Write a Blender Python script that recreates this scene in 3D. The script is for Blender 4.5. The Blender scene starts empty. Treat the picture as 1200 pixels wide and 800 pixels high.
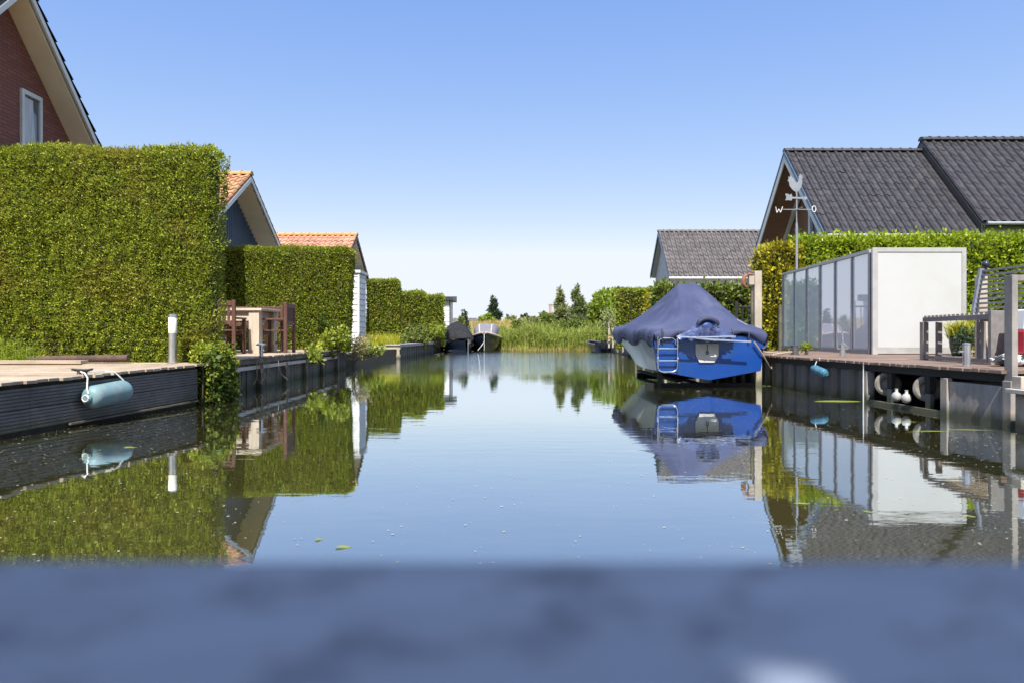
import bpy, bmesh, math, random
import numpy as np
from mathutils import Vector, Matrix
random.seed(7)
R = math.radians
SC = bpy.context.scene
COL = SC.collection
WL = {}

# ------------------------------------------------------------------ materials
def new_mat(name):
    m = bpy.data.materials.new(name); m.use_nodes = True
    nt = m.node_tree; nt.nodes.clear()
    out = nt.nodes.new('ShaderNodeOutputMaterial')
    return m, nt, out

def N(nt, t, **kw):
    n = nt.nodes.new(t)
    for k, v in kw.items():
        if k in n.inputs: n.inputs[k].default_value = v
        else: setattr(n, k, v)
    return n

def c4(c): return (c[0], c[1], c[2], 1.0)

def ramp(nt, cols, fac):
    r = nt.nodes.new('ShaderNodeValToRGB')
    e = r.color_ramp.elements
    while len(e) < len(cols): e.new(0.5)
    for i, (p, c) in enumerate(cols):
        e[i].position = p; e[i].color = c4(c)
    nt.links.new(fac, r.inputs[0])
    return r.outputs[0]

def mix(nt, a, b, fac, mode='MIX'):
    n = nt.nodes.new('ShaderNodeMix'); n.data_type = 'RGBA'; n.blend_type = mode
    for s, v in ((n.inputs[6], a), (n.inputs[7], b)):
        if isinstance(v, tuple): s.default_value = c4(v)
        else: nt.links.new(v, s)
    if isinstance(fac, (int, float)): n.inputs[0].default_value = fac
    else: nt.links.new(fac, n.inputs[0])
    return n.outputs[2]

def tex_vec(nt, stretch=(1, 1, 1)):
    t = nt.nodes.new('ShaderNodeNewGeometry')
    mp = nt.nodes.new('ShaderNodeMapping')
    mp.inputs['Scale'].default_value = stretch
    nt.links.new(t.outputs['Position'], mp.inputs[0])
    return mp.outputs[0]

def noise(nt, vec, scale, detail=4, rough=.55):
    n = N(nt, 'ShaderNodeTexNoise', Scale=scale, Detail=detail, Roughness=rough)
    nt.links.new(vec, n.inputs['Vector'])
    return n.outputs[0]

def M(name, c1, c2=None, scale=4.0, rough=.6, metal=0.0, bump=0.0, bscale=40.0, spec=.4,
      stretch=(1, 1, 1), island=0.0, dirt=None, dscale=1.5, coat=0.0, lo=.35, hi=.65, rough2=None, cell=0.0, cscale=3.2, algae=0.0):
    m, nt, out = new_mat(name)
    b = N(nt, 'ShaderNodeBsdfPrincipled', Roughness=rough, Metallic=metal)
    b.inputs['Specular IOR Level'].default_value = spec
    b.inputs['Coat Weight'].default_value = coat
    nt.links.new(b.outputs[0], out.inputs[0])
    vec = tex_vec(nt, stretch)
    if c2 is None: c2 = tuple(x * .82 for x in c1)
    col = ramp(nt, [(lo, c1), (hi, c2)], noise(nt, vec, scale))
    if dirt is not None:
        f = ramp(nt, [(.5, (0, 0, 0)), (.72, (1, 1, 1))], noise(nt, tex_vec(nt), dscale, 6, .65))
        col = mix(nt, col, dirt, f)
    if algae:   # green-brown tide line just above the water
        g2 = nt.nodes.new('ShaderNodeNewGeometry'); s2 = nt.nodes.new('ShaderNodeSeparateXYZ'); nt.links.new(g2.outputs['Position'], s2.inputs[0])
        ad = nt.nodes.new('ShaderNodeMath'); ad.operation = 'MULTIPLY_ADD'; ad.inputs[1].default_value = .22
        nt.links.new(noise(nt, tex_vec(nt, (1, 1, .4)), 5, 5, .65), ad.inputs[0]); sb_ = nt.nodes.new('ShaderNodeMath'); sb_.operation = 'MULTIPLY'; sb_.inputs[1].default_value = -1
        nt.links.new(s2.outputs[2], sb_.inputs[0]); nt.links.new(sb_.outputs[0], ad.inputs[2])
        mr = N(nt, 'ShaderNodeMapRange')
        for i, v in enumerate((-.07, .05, 0., algae)): mr.inputs[i + 1].default_value = v
        nt.links.new(ad.outputs[0], mr.inputs[0]); col = mix(nt, col, (.040, .046, .016), mr.outputs[0])
    if cell:
        vo = N(nt, 'ShaderNodeTexVoronoi', Scale=cscale); nt.links.new(tex_vec(nt), vo.inputs['Vector'])
        sc_ = nt.nodes.new('ShaderNodeSeparateColor'); nt.links.new(vo.outputs['Color'], sc_.inputs[0])
        mr = N(nt, 'ShaderNodeMapRange'); mr.inputs[3].default_value = 1 - cell; mr.inputs[4].default_value = 1 + cell
        nt.links.new(sc_.outputs[0], mr.inputs[0]); col = mix(nt, col, mr.outputs[0], 1.0, 'MULTIPLY')
    if island:
        g = nt.nodes.new('ShaderNodeNewGeometry')
        mr = N(nt, 'ShaderNodeMapRange'); mr.inputs[3].default_value = 1 - island; mr.inputs[4].default_value = 1 + island
        nt.links.new(g.outputs['Random Per Island'], mr.inputs[0])
        col = mix(nt, col, mr.outputs[0], 1.0, 'MULTIPLY')
    nt.links.new(col, b.inputs['Base Color'])
    if rough2 is not None:
        mr = N(nt, 'ShaderNodeMapRange'); mr.inputs[3].default_value = rough; mr.inputs[4].default_value = rough2
        nt.links.new(noise(nt, vec, scale * 2), mr.inputs[0]); nt.links.new(mr.outputs[0], b.inputs['Roughness'])
    if bump:
        bp = N(nt, 'ShaderNodeBump', Strength=1.0, Distance=bump)
        nt.links.new(noise(nt, vec, bscale, 5, .6), bp.inputs['Height'])
        nt.links.new(bp.outputs[0], b.inputs['Normal'])
    return m

def leaf_mat(name, c1, c2, c3, trans=.3, patch=None, pscale=.8, gloss=.25, rough=.5, plo=.5, phi=.75):
    m, nt, out = new_mat(name)
    g = nt.nodes.new('ShaderNodeNewGeometry')
    col = ramp(nt, [(0, c1), (.5, c2), (1, c3)], g.outputs['Random Per Island'])
    if patch is not None:
        f = ramp(nt, [(plo, (0, 0, 0)), (phi, (.8, .8, .8))], noise(nt, tex_vec(nt), pscale, 5, .6))
        col = mix(nt, col, patch, f)
    b = N(nt, 'ShaderNodeBsdfPrincipled', Roughness=rough)
    b.inputs['Specular IOR Level'].default_value = gloss
    nt.links.new(col, b.inputs['Base Color'])
    t = nt.nodes.new('ShaderNodeBsdfTranslucent')
    nt.links.new(mix(nt, col, (1.0, 1.05, .5), .0), t.inputs[0])
    ms = nt.nodes.new('ShaderNodeMixShader'); ms.inputs[0].default_value = trans
    nt.links.new(b.outputs[0], ms.inputs[1]); nt.links.new(t.outputs[0], ms.inputs[2])
    nt.links.new(ms.outputs[0], out.inputs[0])
    return m

# ------------------------------------------------------------------ objects
def setp(o, label=None, cat=None, group=None, kind=None):
    if label: o['label'] = label
    if cat: o['category'] = cat
    if group: o['group'] = group
    if kind: o['kind'] = kind
    return o

def thing(name, loc, label, cat, group=None):
    o = bpy.data.objects.new(name, None); COL.objects.link(o)
    o.location = loc; o.empty_display_size = .2
    WL[o.name] = Vector(loc)
    return setp(o, label, cat, group)

def dup(root, loc, rz=0.0, label=None):
    r = root.copy(); COL.objects.link(r); r.location = loc; r.rotation_euler = (0, 0, rz)
    if label: r['label'] = label
    WL[r.name] = Vector(loc)
    for ch in list(root.children):
        c = ch.copy(); COL.objects.link(c); c.parent = r
        for g in list(ch.children):
            d = g.copy(); COL.objects.link(d); d.parent = c
    return r

class MB:
    def __init__(s): s.v = []; s.f = []; s.m = []
    def add(s, vs, fs, m=0):
        o = len(s.v); s.v += [tuple(v) for v in vs]
        s.f += [tuple(i + o for i in f) for f in fs]; s.m += [m] * len(fs)
    def box(s, x0, x1, y0, y1, z0, z1, m=0):
        s.add([(x0,y0,z0),(x1,y0,z0),(x1,y1,z0),(x0,y1,z0),(x0,y0,z1),(x1,y0,z1),(x1,y1,z1),(x0,y1,z1)],
              [(0,3,2,1),(4,5,6,7),(0,1,5,4),(1,2,6,5),(2,3,7,6),(3,0,4,7)], m)
    def beam(s, p, q, w, h, up=(0,0,1), m=0):
        p = Vector(p); q = Vector(q); d = (q - p).normalized(); up = Vector(up)
        if abs(d.dot(up)) > .98: up = Vector((0, 1, 0)) if abs(d.y) < .9 else Vector((1, 0, 0))
        a = d.cross(up).normalized(); b = a.cross(d).normalized()
        a *= w / 2; b *= h / 2
        s.add([p-a-b, p+a-b, p+a+b, p-a+b, q-a-b, q+a-b, q+a+b, q-a+b],
              [(0,1,2,3),(7,6,5,4),(0,4,5,1),(1,5,6,2),(2,6,7,3),(3,7,4,0)], m)
    def tube(s, pts, r, n=8, m=0):
        pts = [Vector(p) for p in pts]; k = len(pts)
        rr = r if isinstance(r, (list, tuple)) else [r] * k
        vs = []; a = None
        for i, p in enumerate(pts):
            d = (pts[min(i+1, k-1)] - pts[max(i-1, 0)]).normalized()
            if a is None:
                a = d.orthogonal().normalized()
            else:
                a = (a - d * a.dot(d)).normalized()
            b = d.cross(a)
            for j in range(n):
                t = 2 * math.pi * j / n
                vs.append(p + (a * math.cos(t) + b * math.sin(t)) * rr[i])
        fs = [(i*n+j, i*n+(j+1) % n, (i+1)*n+(j+1) % n, (i+1)*n+j) for i in range(k-1) for j in range(n)]
        fs += [tuple(range(n))[::-1], tuple((k-1)*n + j for j in range(n))]
        s.add(vs, fs, m)
    def lathe(s, prof, c, n=20, mat=None, m=0):
        vs = []; k = len(prof); c = Vector(c)
        for (r, z) in prof:
            for j in range(n):
                t = 2 * math.pi * j / n
                p = Vector((max(r, .0005) * math.cos(t), max(r, .0005) * math.sin(t), z))
                if mat is not None: p = mat @ p
                vs.append(p + c)
        fs = [(i*n+j, i*n+(j+1) % n, (i+1)*n+(j+1) % n, (i+1)*n+j) for i in range(k-1) for j in range(n)]
        fs += [tuple(range(n))[::-1], tuple((k-1)*n + j for j in range(n))]
        s.add(vs, fs, m)
    def prism(s, poly, axis, a, b, m=0):
        def P(u, v, w): return {'x': (w, u, v), 'y': (u, w, v), 'z': (u, v, w)}[axis]
        n = len(poly)
        vs = [P(u, v, a) for u, v in poly] + [P(u, v, b) for u, v in poly]
        fs = [tuple(range(n))[::-1], tuple(range(n, 2*n))] + [(i, (i+1) % n, n + (i+1) % n, n + i) for i in range(n)]
        s.add(vs, fs, m)
    def sphere(s, c, r, n=14, m=0):
        if not isinstance(r, (tuple, list)): r = (r, r, r)
        k = n // 2 + 1
        vs = []; c = Vector(c)
        for i in range(k):
            ph = math.pi * i / (k - 1)
            for j in range(n):
                t = 2 * math.pi * j / n
                q = max(math.sin(ph), .002)
                vs.append(c + Vector((r[0]*q*math.cos(t), r[1]*q*math.sin(t), -r[2]*math.cos(ph))))
        fs = [(i*n+j, i*n+(j+1) % n, (i+1)*n+(j+1) % n, (i+1)*n+j) for i in range(k-1) for j in range(n)]
        s.add(vs, fs, m)
    def build(s, name, mats, parent=None, loc=None, bevel=0.0, smooth=False, recalc=True, angle=40):
        if not isinstance(mats, (list, tuple)): mats = [mats]
        if parent is not None: L = WL[parent.name]
        elif loc is not None: L = Vector(loc)
        else:
            a = np.array(s.v); L = Vector(((a[:,0].min()+a[:,0].max())/2, (a[:,1].min()+a[:,1].max())/2, a[:,2].min()))
        me = bpy.data.meshes.new(name)
        me.from_pydata([(x-L.x, y-L.y, z-L.z) for x, y, z in s.v], [], s.f)
        me.polygons.foreach_set('material_index', s.m)
        for m in mats: me.materials.append(m)
        if recalc or bevel:
            bm = bmesh.new(); bm.from_mesh(me)
            if recalc: bmesh.ops.recalc_face_normals(bm, faces=bm.faces)
            bm.to_mesh(me); bm.free()
        if smooth:
            me.polygons.foreach_set('use_smooth', [True] * len(me.polygons))
            me.set_sharp_from_angle(angle=R(angle))
        me.update()
        o = bpy.data.objects.new(name, me); COL.objects.link(o)
        if parent is not None: o.parent = parent
        else: o.location = L
        WL[o.name] = L
        if bevel:
            b = o.modifiers.new('Bevel', 'BEVEL'); b.width = bevel; b.segments = 2; b.limit_method = 'ANGLE'; b.angle_limit = R(35)
        return o

def mesh_np(name, V, Q, mi, mats, parent=None, loc=None, smooth=False):
    V = np.asarray(V, dtype=np.float64); Q = np.asarray(Q, dtype=np.int32)
    if parent is not None: L = np.array(WL[parent.name])
    elif loc is not None: L = np.array(loc, dtype=float)
    else: L = np.array([(V[:,0].min()+V[:,0].max())/2, (V[:,1].min()+V[:,1].max())/2, V[:,2].min()])
    me = bpy.data.meshes.new(name)
    me.vertices.add(len(V)); me.vertices.foreach_set('co', (V - L).astype(np.float32).ravel())
    k = Q.shape[1]
    me.loops.add(Q.size); me.loops.foreach_set('vertex_index', Q.ravel())
    me.polygons.add(len(Q)); me.polygons.foreach_set('loop_start', np.arange(0, Q.size, k, dtype=np.int32))
    me.polygons.foreach_set('loop_total', np.full(len(Q), k, dtype=np.int32))
    me.polygons.foreach_set('material_index', np.asarray(mi, dtype=np.int32))
    if smooth: me.polygons.foreach_set('use_smooth', np.ones(len(Q), dtype=bool))
    for m in (mats if isinstance(mats, (list, tuple)) else [mats]): me.materials.append(m)
    me.update(calc_edges=True); me.validate()
    o = bpy.data.objects.new(name, me); COL.objects.link(o)
    if parent is not None: o.parent = parent
    else: o.location = L
    WL[o.name] = Vector(L)
    return o

# ------------------------------------------------------------------ foliage
def unit(a): return a / np.maximum(np.linalg.norm(a, axis=1, keepdims=True), 1e-9)

def wob(P, seed, k=1.0, n=7):
    r = np.random.default_rng(seed); out = np.zeros(len(P))
    for i in range(n):
        d = r.normal(size=3) * k * (1 + .5 * i); out += np.sin(P @ d + r.uniform(0, 6.28)) / (1 + .35 * i)
    return out / 2.2

def leaves(P, D, L, W, rng, curl=.25):
    """diamond leaves: base P, direction D"""
    n = len(P); L = np.asarray(L).reshape(-1, 1) * np.ones((n, 1)); W = np.asarray(W).reshape(-1, 1) * np.ones((n, 1))
    s = rng.uniform(.7, 1.3, (n, 1)); L = L * s; W = W * s
    D = unit(D); w = unit(np.cross(D, rng.normal(size=(n, 3))))
    nn = np.cross(D, w)
    mid = P + D * L * .5 + nn * L * curl * rng.uniform(-1, 1, (n, 1)) * .3
    V = np.stack([P, mid + w * W * .5, P + D * L, mid - w * W * .5], axis=1).reshape(-1, 3)
    Q = np.arange(4 * n).reshape(-1, 4)
    return V, Q

def rbox(P, lo, hi, r):
    """push points of a box onto a rounded box; returns pos and normal"""
    q = np.clip(P, lo + r, hi - r); d = P - q
    ln = np.linalg.norm(d, axis=1, keepdims=True)
    nrm = d / np.maximum(ln, 1e-9)
    return q + nrm * r, nrm

FAXES = {'F': (1, 0), 'B': (1, 1), 'L': (0, 0), 'R': (0, 1), 'T': (2, 1)}

def hedge_geo(lo, hi, dens, L, W, rng, seed, rr=.15, lump=.05, lk=2.2, faces='FTLRB', weights=None, up=.35, jit=.06, shear=None, fine=0.0):
    lo = np.array(lo, float); hi = np.array(hi, float); rr = min(rr, .49 * (hi - lo).min())
    Ps = []
    for f in faces:
        ax, side = FAXES[f]; oth = [i for i in range(3) if i != ax]
        a = (hi - lo)[oth[0]] * (hi - lo)[oth[1]]
        wt = (weights or {}).get(f, 1.0)
        n = int(a * dens * wt)
        P = rng.uniform(lo, hi, (n, 3)); P[:, ax] = (hi if side else lo)[ax]
        Ps.append(P)
    P = np.concatenate(Ps)
    P, nr = rbox(P, lo, hi, rr)
    d = lump * wob(P, seed, lk) + lump * .6 * wob(P, seed + 1, lk * 4)
    if fine: d = d + fine * (1 + 1.1*np.clip(1.6 - P[:, 2], 0, 1)) * (wob(P, seed + 2, 9, 5) + .8 * wob(P, seed + 3, 22, 5))
    P = P + nr * (d + rng.normal(0, jit * .5, len(P)) - jit * .4)[:, None]
    D = nr * .75 + np.array([0, 0, up]) + rng.normal(size=P.shape) * .6
    V, Q = leaves(P, D, L, W, rng)
    # core
    CV = []; CQ = []; off = 0; step = .22
    ilo = lo.copy(); ihi = hi.copy()
    for f in 'FBLRT':
        ax, side = FAXES[f]; oth = [i for i in range(3) if i != ax]
        na = max(2, int((hi - lo)[oth[0]] / step)); nb = max(2, int((hi - lo)[oth[1]] / step))
        ga, gb = np.meshgrid(np.linspace(0, 1, na + 1), np.linspace(0, 1, nb + 1), indexing='ij')
        G = np.zeros((ga.size, 3)); G[:, ax] = (hi if side else lo)[ax]
        G[:, oth[0]] = lo[oth[0]] + ga.ravel() * (hi - lo)[oth[0]]
        G[:, oth[1]] = lo[oth[1]] + gb.ravel() * (hi - lo)[oth[1]]
        G, gn = rbox(G, lo, hi, rr)
        dd = lump * wob(G, seed, lk) + lump * .6 * wob(G, seed + 1, lk * 4) - jit * 1.1 - fine * 1.2
        G = G + gn * dd[:, None]
        i, j = np.meshgrid(np.arange(na), np.arange(nb), indexing='ij')
        b0 = (i * (nb + 1) + j).ravel() + off
        CQ.append(np.stack([b0, b0 + nb + 1, b0 + nb + 2, b0 + 1], axis=1)); CV.append(G); off += len(G)
    CV = np.concatenate(CV); CQ = np.concatenate(CQ)
    VV = np.concatenate([CV, V]); QQ = np.concatenate([CQ, Q + len(CV)])
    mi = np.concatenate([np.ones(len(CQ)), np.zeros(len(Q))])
    if shear is not None: VV = shear(VV)
    return VV, QQ, mi

def hedge(name, label, lo, hi, dens, L, W, mats, seed, cat='hedge', group=None, extra=None, **kw):
    rng = np.random.default_rng(seed)
    V, Q, mi = hedge_geo(lo, hi, dens, L, W, rng, seed, **kw)
    if extra is not None:
        v2, q2, m2 = extra(rng)
        Q = np.concatenate([Q, q2 + len(V)]); V = np.concatenate([V, v2]); mi = np.concatenate([mi, m2])
    o = mesh_np(name, V, Q, mi, mats)
    return setp(o, label, cat, group)

def cluster_leaves(cl, n, L, W, rng, up=.2, shell=.55, flat=1.0):
    """cl: list of (x,y,z,rx,ry,rz); leaves spread near the shell of each"""
    cl = np.array(cl, float); vol = (cl[:, 3] * cl[:, 4] + cl[:, 4] * cl[:, 5] + cl[:, 3] * cl[:, 5])
    pick = rng.choice(len(cl), n, p=vol / vol.sum())
    d = unit(rng.normal(size=(n, 3)))
    rad = rng.uniform(shell, 1.05, (n, 1))
    P = cl[pick, :3] + d * cl[pick, 3:6] * rad
    D = d * .7 + np.array([0, 0, up]) + rng.normal(size=(n, 3)) * .6
    return leaves(P, D, L, W, rng)

def limb_tubes(mb, base, tips, r, rng, m=0, bend=.15):
    for t in tips:
        b = Vector(base); t = Vector(t); k = 5; d = (t - b).length
        off = Vector(rng.normal(size=3)) * d * bend
        pts = [b.lerp(t, i / (k - 1)) + off * math.sin(math.pi * i / (k - 1)) for i in range(k)]
        mb.tube(pts, [r * (1 - .8 * i / (k - 1)) for i in range(k)], 6, m)

def tree(name, label, x, y, z0, h, cl, n, L, W, mats, seed, cat='tree', group=None, tr=.12, th=.8, up=.2, shell=.5):
    """cl in coordinates relative to (x,y,z0)"""
    rng = np.random.default_rng(seed)
    root = thing(name, (x, y, z0), label, cat, group)
    cl2 = [(x+a, y+b, z0+c, d, e, f) for a, b, c, d, e, f in cl]
    mb = MB()
    k = 7
    mb.tube([(x + .03*h*math.sin(i*1.3), y, z0 - .1 + h*th*i/(k-1)) for i in range(k)], [tr*(1 - .85*i/(k-1)) for i in range(k)], 8)
    for c in cl2[:14]:
        zz = max(z0 + .15*h, min(c[2] - .15*h, z0 + h*th*.8))
        limb_tubes(mb, (x, y, zz), [(c[0], c[1], c[2])], tr*.4, rng)
    mb.build('trunk', mats[1], root, smooth=True)
    V, Q = cluster_leaves(cl2, n, L, W, rng, up=up, shell=shell)
    mesh_np('crown', V, Q, np.zeros(len(Q)), [mats[0]], root)
    return root

def shrub(label, x, y, z0, rx, ry, h, n, L, W, mats, seed, cat='shrub', name='shrub', group=None, lumps=9, up=.3, drop=0.0):
    rng = np.random.default_rng(seed)
    root = thing(name, (x, y, z0), label, cat, group)
    cl = []
    for i in range(lumps):
        a = rng.uniform(0, 6.28); q = math.sqrt(rng.uniform(0, 1)) * .75
        zz = rng.uniform(.3, .85) * h
        s = rng.uniform(.3, .5)
        cl.append((x + rx*q*math.cos(a), y + ry*q*math.sin(a), z0 + zz - drop*rng.uniform(0, 1), rx*s, ry*s, h*s*.6))
    V, Q = cluster_leaves(cl, n, L, W, rng, up=up, shell=.3)
    V[:, 2] = np.maximum(V[:, 2], .015)
    mesh_np('foliage', V, Q, np.zeros(len(Q)), [mats[0]], root)
    mb = MB()
    limb_tubes(mb, (x, y, z0 - .02), [c[:3] for c in cl], .012 + .012*h, rng)
    mb.build('stem', mats[1], root)
    return root

def blades(P, H, Wd, lean, rng):
    n = len(P); H = np.asarray(H).reshape(-1, 1); a = rng.uniform(0, 6.28, n)
    w = np.stack([np.cos(a), np.sin(a), np.zeros(n)], 1) * Wd * .5
    b = rng.normal(size=(n, 3)) * lean; b[:, 2] = 1; b = unit(b) * H
    b2 = b * .62 - np.stack([b[:, 0]*.35, b[:, 1]*.35, np.zeros(n)], 1)
    V = np.stack([P - w, P + w, P + b2 + w*.8, P + b2 - w*.8, P + b + w*.12, P + b - w*.12], 1).reshape(-1, 3)
    i = np.arange(n)[:, None] * 6
    Q = np.concatenate([i + np.array([0, 1, 2, 3]), i + np.array([3, 2, 4, 5])], 1).reshape(-1, 4)
    return V, Q

# ------------------------------------------------------------------ roofs and houses
def tile_slope(mb, x0, x1, yr, zr, ye, ze, tw, cl, style='pan', amp=.03, step=.025, lift=.012, m=0, seed=0):
    rng = np.random.default_rng(seed)
    L = math.hypot(ye - yr, ze - zr); es = np.array([0, (ye-yr)/L, (ze-zr)/L])
    n = np.array([0, -es[2], es[1]]);  n = n if n[2] > 0 else -n
    k = 9; nt = max(1, int(round(abs(x1 - x0) / tw))); u = np.linspace(0, nt, nt*k + 1)
    ph = u % 1.0
    if style == 'pan': prof = amp * (.5 - .5*np.cos(2*np.pi*ph**.45))
    else: prof = amp * np.clip(np.minimum(ph / .10, (.62 - ph) / .40), 0, 1)
    nc = max(1, int(round(L / cl))); rows = []
    tid = np.minimum((u).astype(int), nt - 1)
    for c in range(nc):
        j = rng.normal(0, .0035, nt)[tid]
        for v, hh in ((c * L / nc, 0), ((c + 1) * L / nc + .02, step)):
            P = np.array([x0, yr, zr]) + np.outer(u / nt * (x1 - x0), [1, 0, 0]) + es * v + np.outer(prof + hh + lift + j, n)
            rows.append(P)
    w = len(u); V = np.concatenate(rows)
    fs = [(r*w + i, r*w + i + 1, (r+1)*w + i + 1, (r+1)*w + i) for r in range(2*nc - 1) for i in range(w - 1)]
    mb.add(V.tolist(), fs, m)

def chevron(ya, za, yn, zn, yf, zf, dz, t):
    return [(yn, zn-dz), (ya, za-dz), (yf, zf-dz), (yf, zf-dz-t), (ya, za-dz-t), (yn, zn-dz-t)]

def house(name, label, xg, xe, ya, za, sn, sf, rn, rf, d, zb, mt, tw, cl, style, amp, seed, cat='house', t=.2, barge=.2, verge=.09, wall_mb=None, ridge_r=.11, inset=.35, group=None, step=.025, barge_t=.04):
    """gable plane at xg, ridge runs in x to xe; slopes sn (near), sf (far), runs rn, rf"""
    sg = 1 if xe > xg else -1
    root = thing(name, ((xg + xe)/2, ya, zb), label, cat, group)
    yn, zn, yf, zf = ya - rn, za - sn*rn, ya + rf, za - sf*rf
    mb = MB()
    tile_slope(mb, xg - sg*.03, xe, ya, za, yn, zn, tw, cl, style, amp, step, seed=seed)
    tile_slope(mb, xg - sg*.03, xe, ya, za, yf, zf, tw, cl, style, amp, step, seed=seed + 1)
    mb.prism(chevron(ya, za, yn, zn, yf, zf, .004, verge), 'x', xg - sg*.01, xe)
    roof = mb.build('roof', mt['tile'], root, recalc=False)
    mb = MB()
    k = max(1, int(abs(xe - xg) / .33)); w = (xe - xg + sg*.05) / k
    for i in range(k):
        a = xg - sg*.05 + w*i
        prof = [(ya + ridge_r*1.25*math.cos(q), za + .0 + ridge_r*math.sin(q)) for q in np.linspace(0, math.pi, 9)]
        big = [(ya + ridge_r*1.4*math.cos(q), za + .0 + ridge_r*1.18*math.sin(q)) for q in np.linspace(0, math.pi, 9)]
        mb.prism(prof, 'x', a, a + w*.86); mb.prism(big, 'x', a + w*.86, a + w)
    mb.build('ridge_cap', mt.get('ridge', mt['tile']), roof, recalc=True)
    mb = MB(); mb.prism(chevron(ya, za, yn, zn, yf, zf, verge + .006, t), 'x', xg + sg*.03, xe)
    mb.build('soffit', mt['soffit'], root)
    for (y1, z1) in ((yn, zn), (yf, zf)):
        mb = MB()
        mb.prism([(y1, z1 - verge*.7), (ya, za - verge*.7), (ya, za - verge*.7 - barge), (y1, z1 - verge*.7 - barge)], 'x', xg - sg*(.002 + barge_t*.0), xg - sg*barge_t)
        mb.build('barge_board', mt['barge'], root)
    # wall
    xw = xg + sg*d; top = verge + t + .02
    wn, wf = ya - rn + inset, ya + rf - inset
    if wall_mb is None:
        mb = MB()
        mb.prism([(wn, zb), (wn, za - sn*(ya - wn) - top), (ya, za - top), (wf, za - sf*(wf - ya) - top), (wf, zb)], 'x', xw, xe - sg*.1)
        mb.build('wall', mt['wall'], root)
    else: wall_mb(root, xw, xe - sg*.1, wn, wf, ya, za - top, sn, sf, zb)
    return root
# ------------------------------------------------------------------ camera, sun, sky
F = 800.0          # focal length in photo pixels (1200 wide): a 24 mm lens
cam = bpy.data.cameras.new('camera'); co = bpy.data.objects.new('camera', cam); COL.objects.link(co)
co.location = (0, 0, 1.0); co.rotation_euler = (R(90), 0, 0)
cam.lens = 24; cam.sensor_width = 36; cam.clip_end = 6000; cam.clip_start = .01
cam.shift_x = 8/1200; cam.shift_y = -7/1200
cam.dof.use_dof = True; cam.dof.focus_distance = 15; cam.dof.aperture_fstop = 3.2
SC.camera = co
SUN_EL = 54
w = bpy.data.worlds.new('World'); SC.world = w; w.use_nodes = True
nt = w.node_tree; nt.nodes.clear()
wo = nt.nodes.new('ShaderNodeOutputWorld'); bg = nt.nodes.new('ShaderNodeBackground')
sky = nt.nodes.new('ShaderNodeTexSky'); sky.sky_type = 'NISHITA'; sky.sun_disc = False
sky.sun_elevation = R(SUN_EL); sky.sun_rotation = R(180); sky.air_density = 1.0; sky.dust_density = .25; sky.ozone_density = 2.6
sx = nt.nodes.new('ShaderNodeSeparateColor'); cx = nt.nodes.new('ShaderNodeCombineColor')
nt.links.new(sky.outputs[0], sx.inputs[0])
for i, (k_, p_, c_) in enumerate(((.0835, .98, .335), (.1035, .70, .357), (.247, .25, .385))):   # soften the sky's range as the camera's film curve does
    pw = nt.nodes.new('ShaderNodeMath'); pw.operation = 'POWER'; pw.inputs[1].default_value = p_; nt.links.new(sx.outputs[i], pw.inputs[0])
    ml = nt.nodes.new('ShaderNodeMath'); ml.operation = 'MULTIPLY'; ml.inputs[1].default_value = k_ / .13; nt.links.new(pw.outputs[0], ml.inputs[0])
    mn = nt.nodes.new('ShaderNodeMath'); mn.operation = 'MINIMUM'; mn.inputs[1].default_value = c_ / .13; nt.links.new(ml.outputs[0], mn.inputs[0])
    nt.links.new(mn.outputs[0], cx.inputs[i])
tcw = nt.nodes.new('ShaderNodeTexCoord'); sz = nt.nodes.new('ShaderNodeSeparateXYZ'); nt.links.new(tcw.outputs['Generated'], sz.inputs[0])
top_fill = nt.nodes.new('ShaderNodeMapRange'); top_fill.interpolation_type = 'SMOOTHSTEP'   # overhead brightening added out of view to fill the shade
for i, v in enumerate((.50, .85, 0., 1.)): top_fill.inputs[i + 1].default_value = v
nt.links.new(sz.outputs[2], top_fill.inputs[0])
fill_mix = nt.nodes.new('ShaderNodeMix'); fill_mix.data_type = 'RGBA'; fill_mix.blend_type = 'ADD'; fill_mix.inputs[7].default_value = (.25/.13, .25/.13, .22/.13, 1)
nt.links.new(top_fill.outputs[0], fill_mix.inputs[0]); nt.links.new(cx.outputs[0], fill_mix.inputs[6])
nt.links.new(fill_mix.outputs[2], bg.inputs[0])
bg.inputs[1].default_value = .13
nt.links.new(bg.outputs[0], wo.inputs[0])
sl = bpy.data.lights.new('sun', 'SUN'); so = bpy.data.objects.new('sun', sl); COL.objects.link(so)
sl.energy = 3.35; sl.angle = R(.53); sl.color = (1, .955, .88)
sdir = Vector((-.05, -math.cos(R(SUN_EL)), math.sin(R(SUN_EL))))   # towards the sun, behind the camera
so.rotation_euler = sdir.to_track_quat('Z', 'Y').to_euler(); so.location = (0, -20, 30)
SC.view_settings.view_transform = 'Standard'; SC.view_settings.look = 'None'
SC.view_settings.exposure = 1.4; SC.view_settings.gamma = 1
SC.cycles.max_bounces = 7; SC.cycles.transparent_max_bounces = 8
SC.cycles.caustics_reflective = False; SC.cycles.caustics_refractive = False

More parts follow.
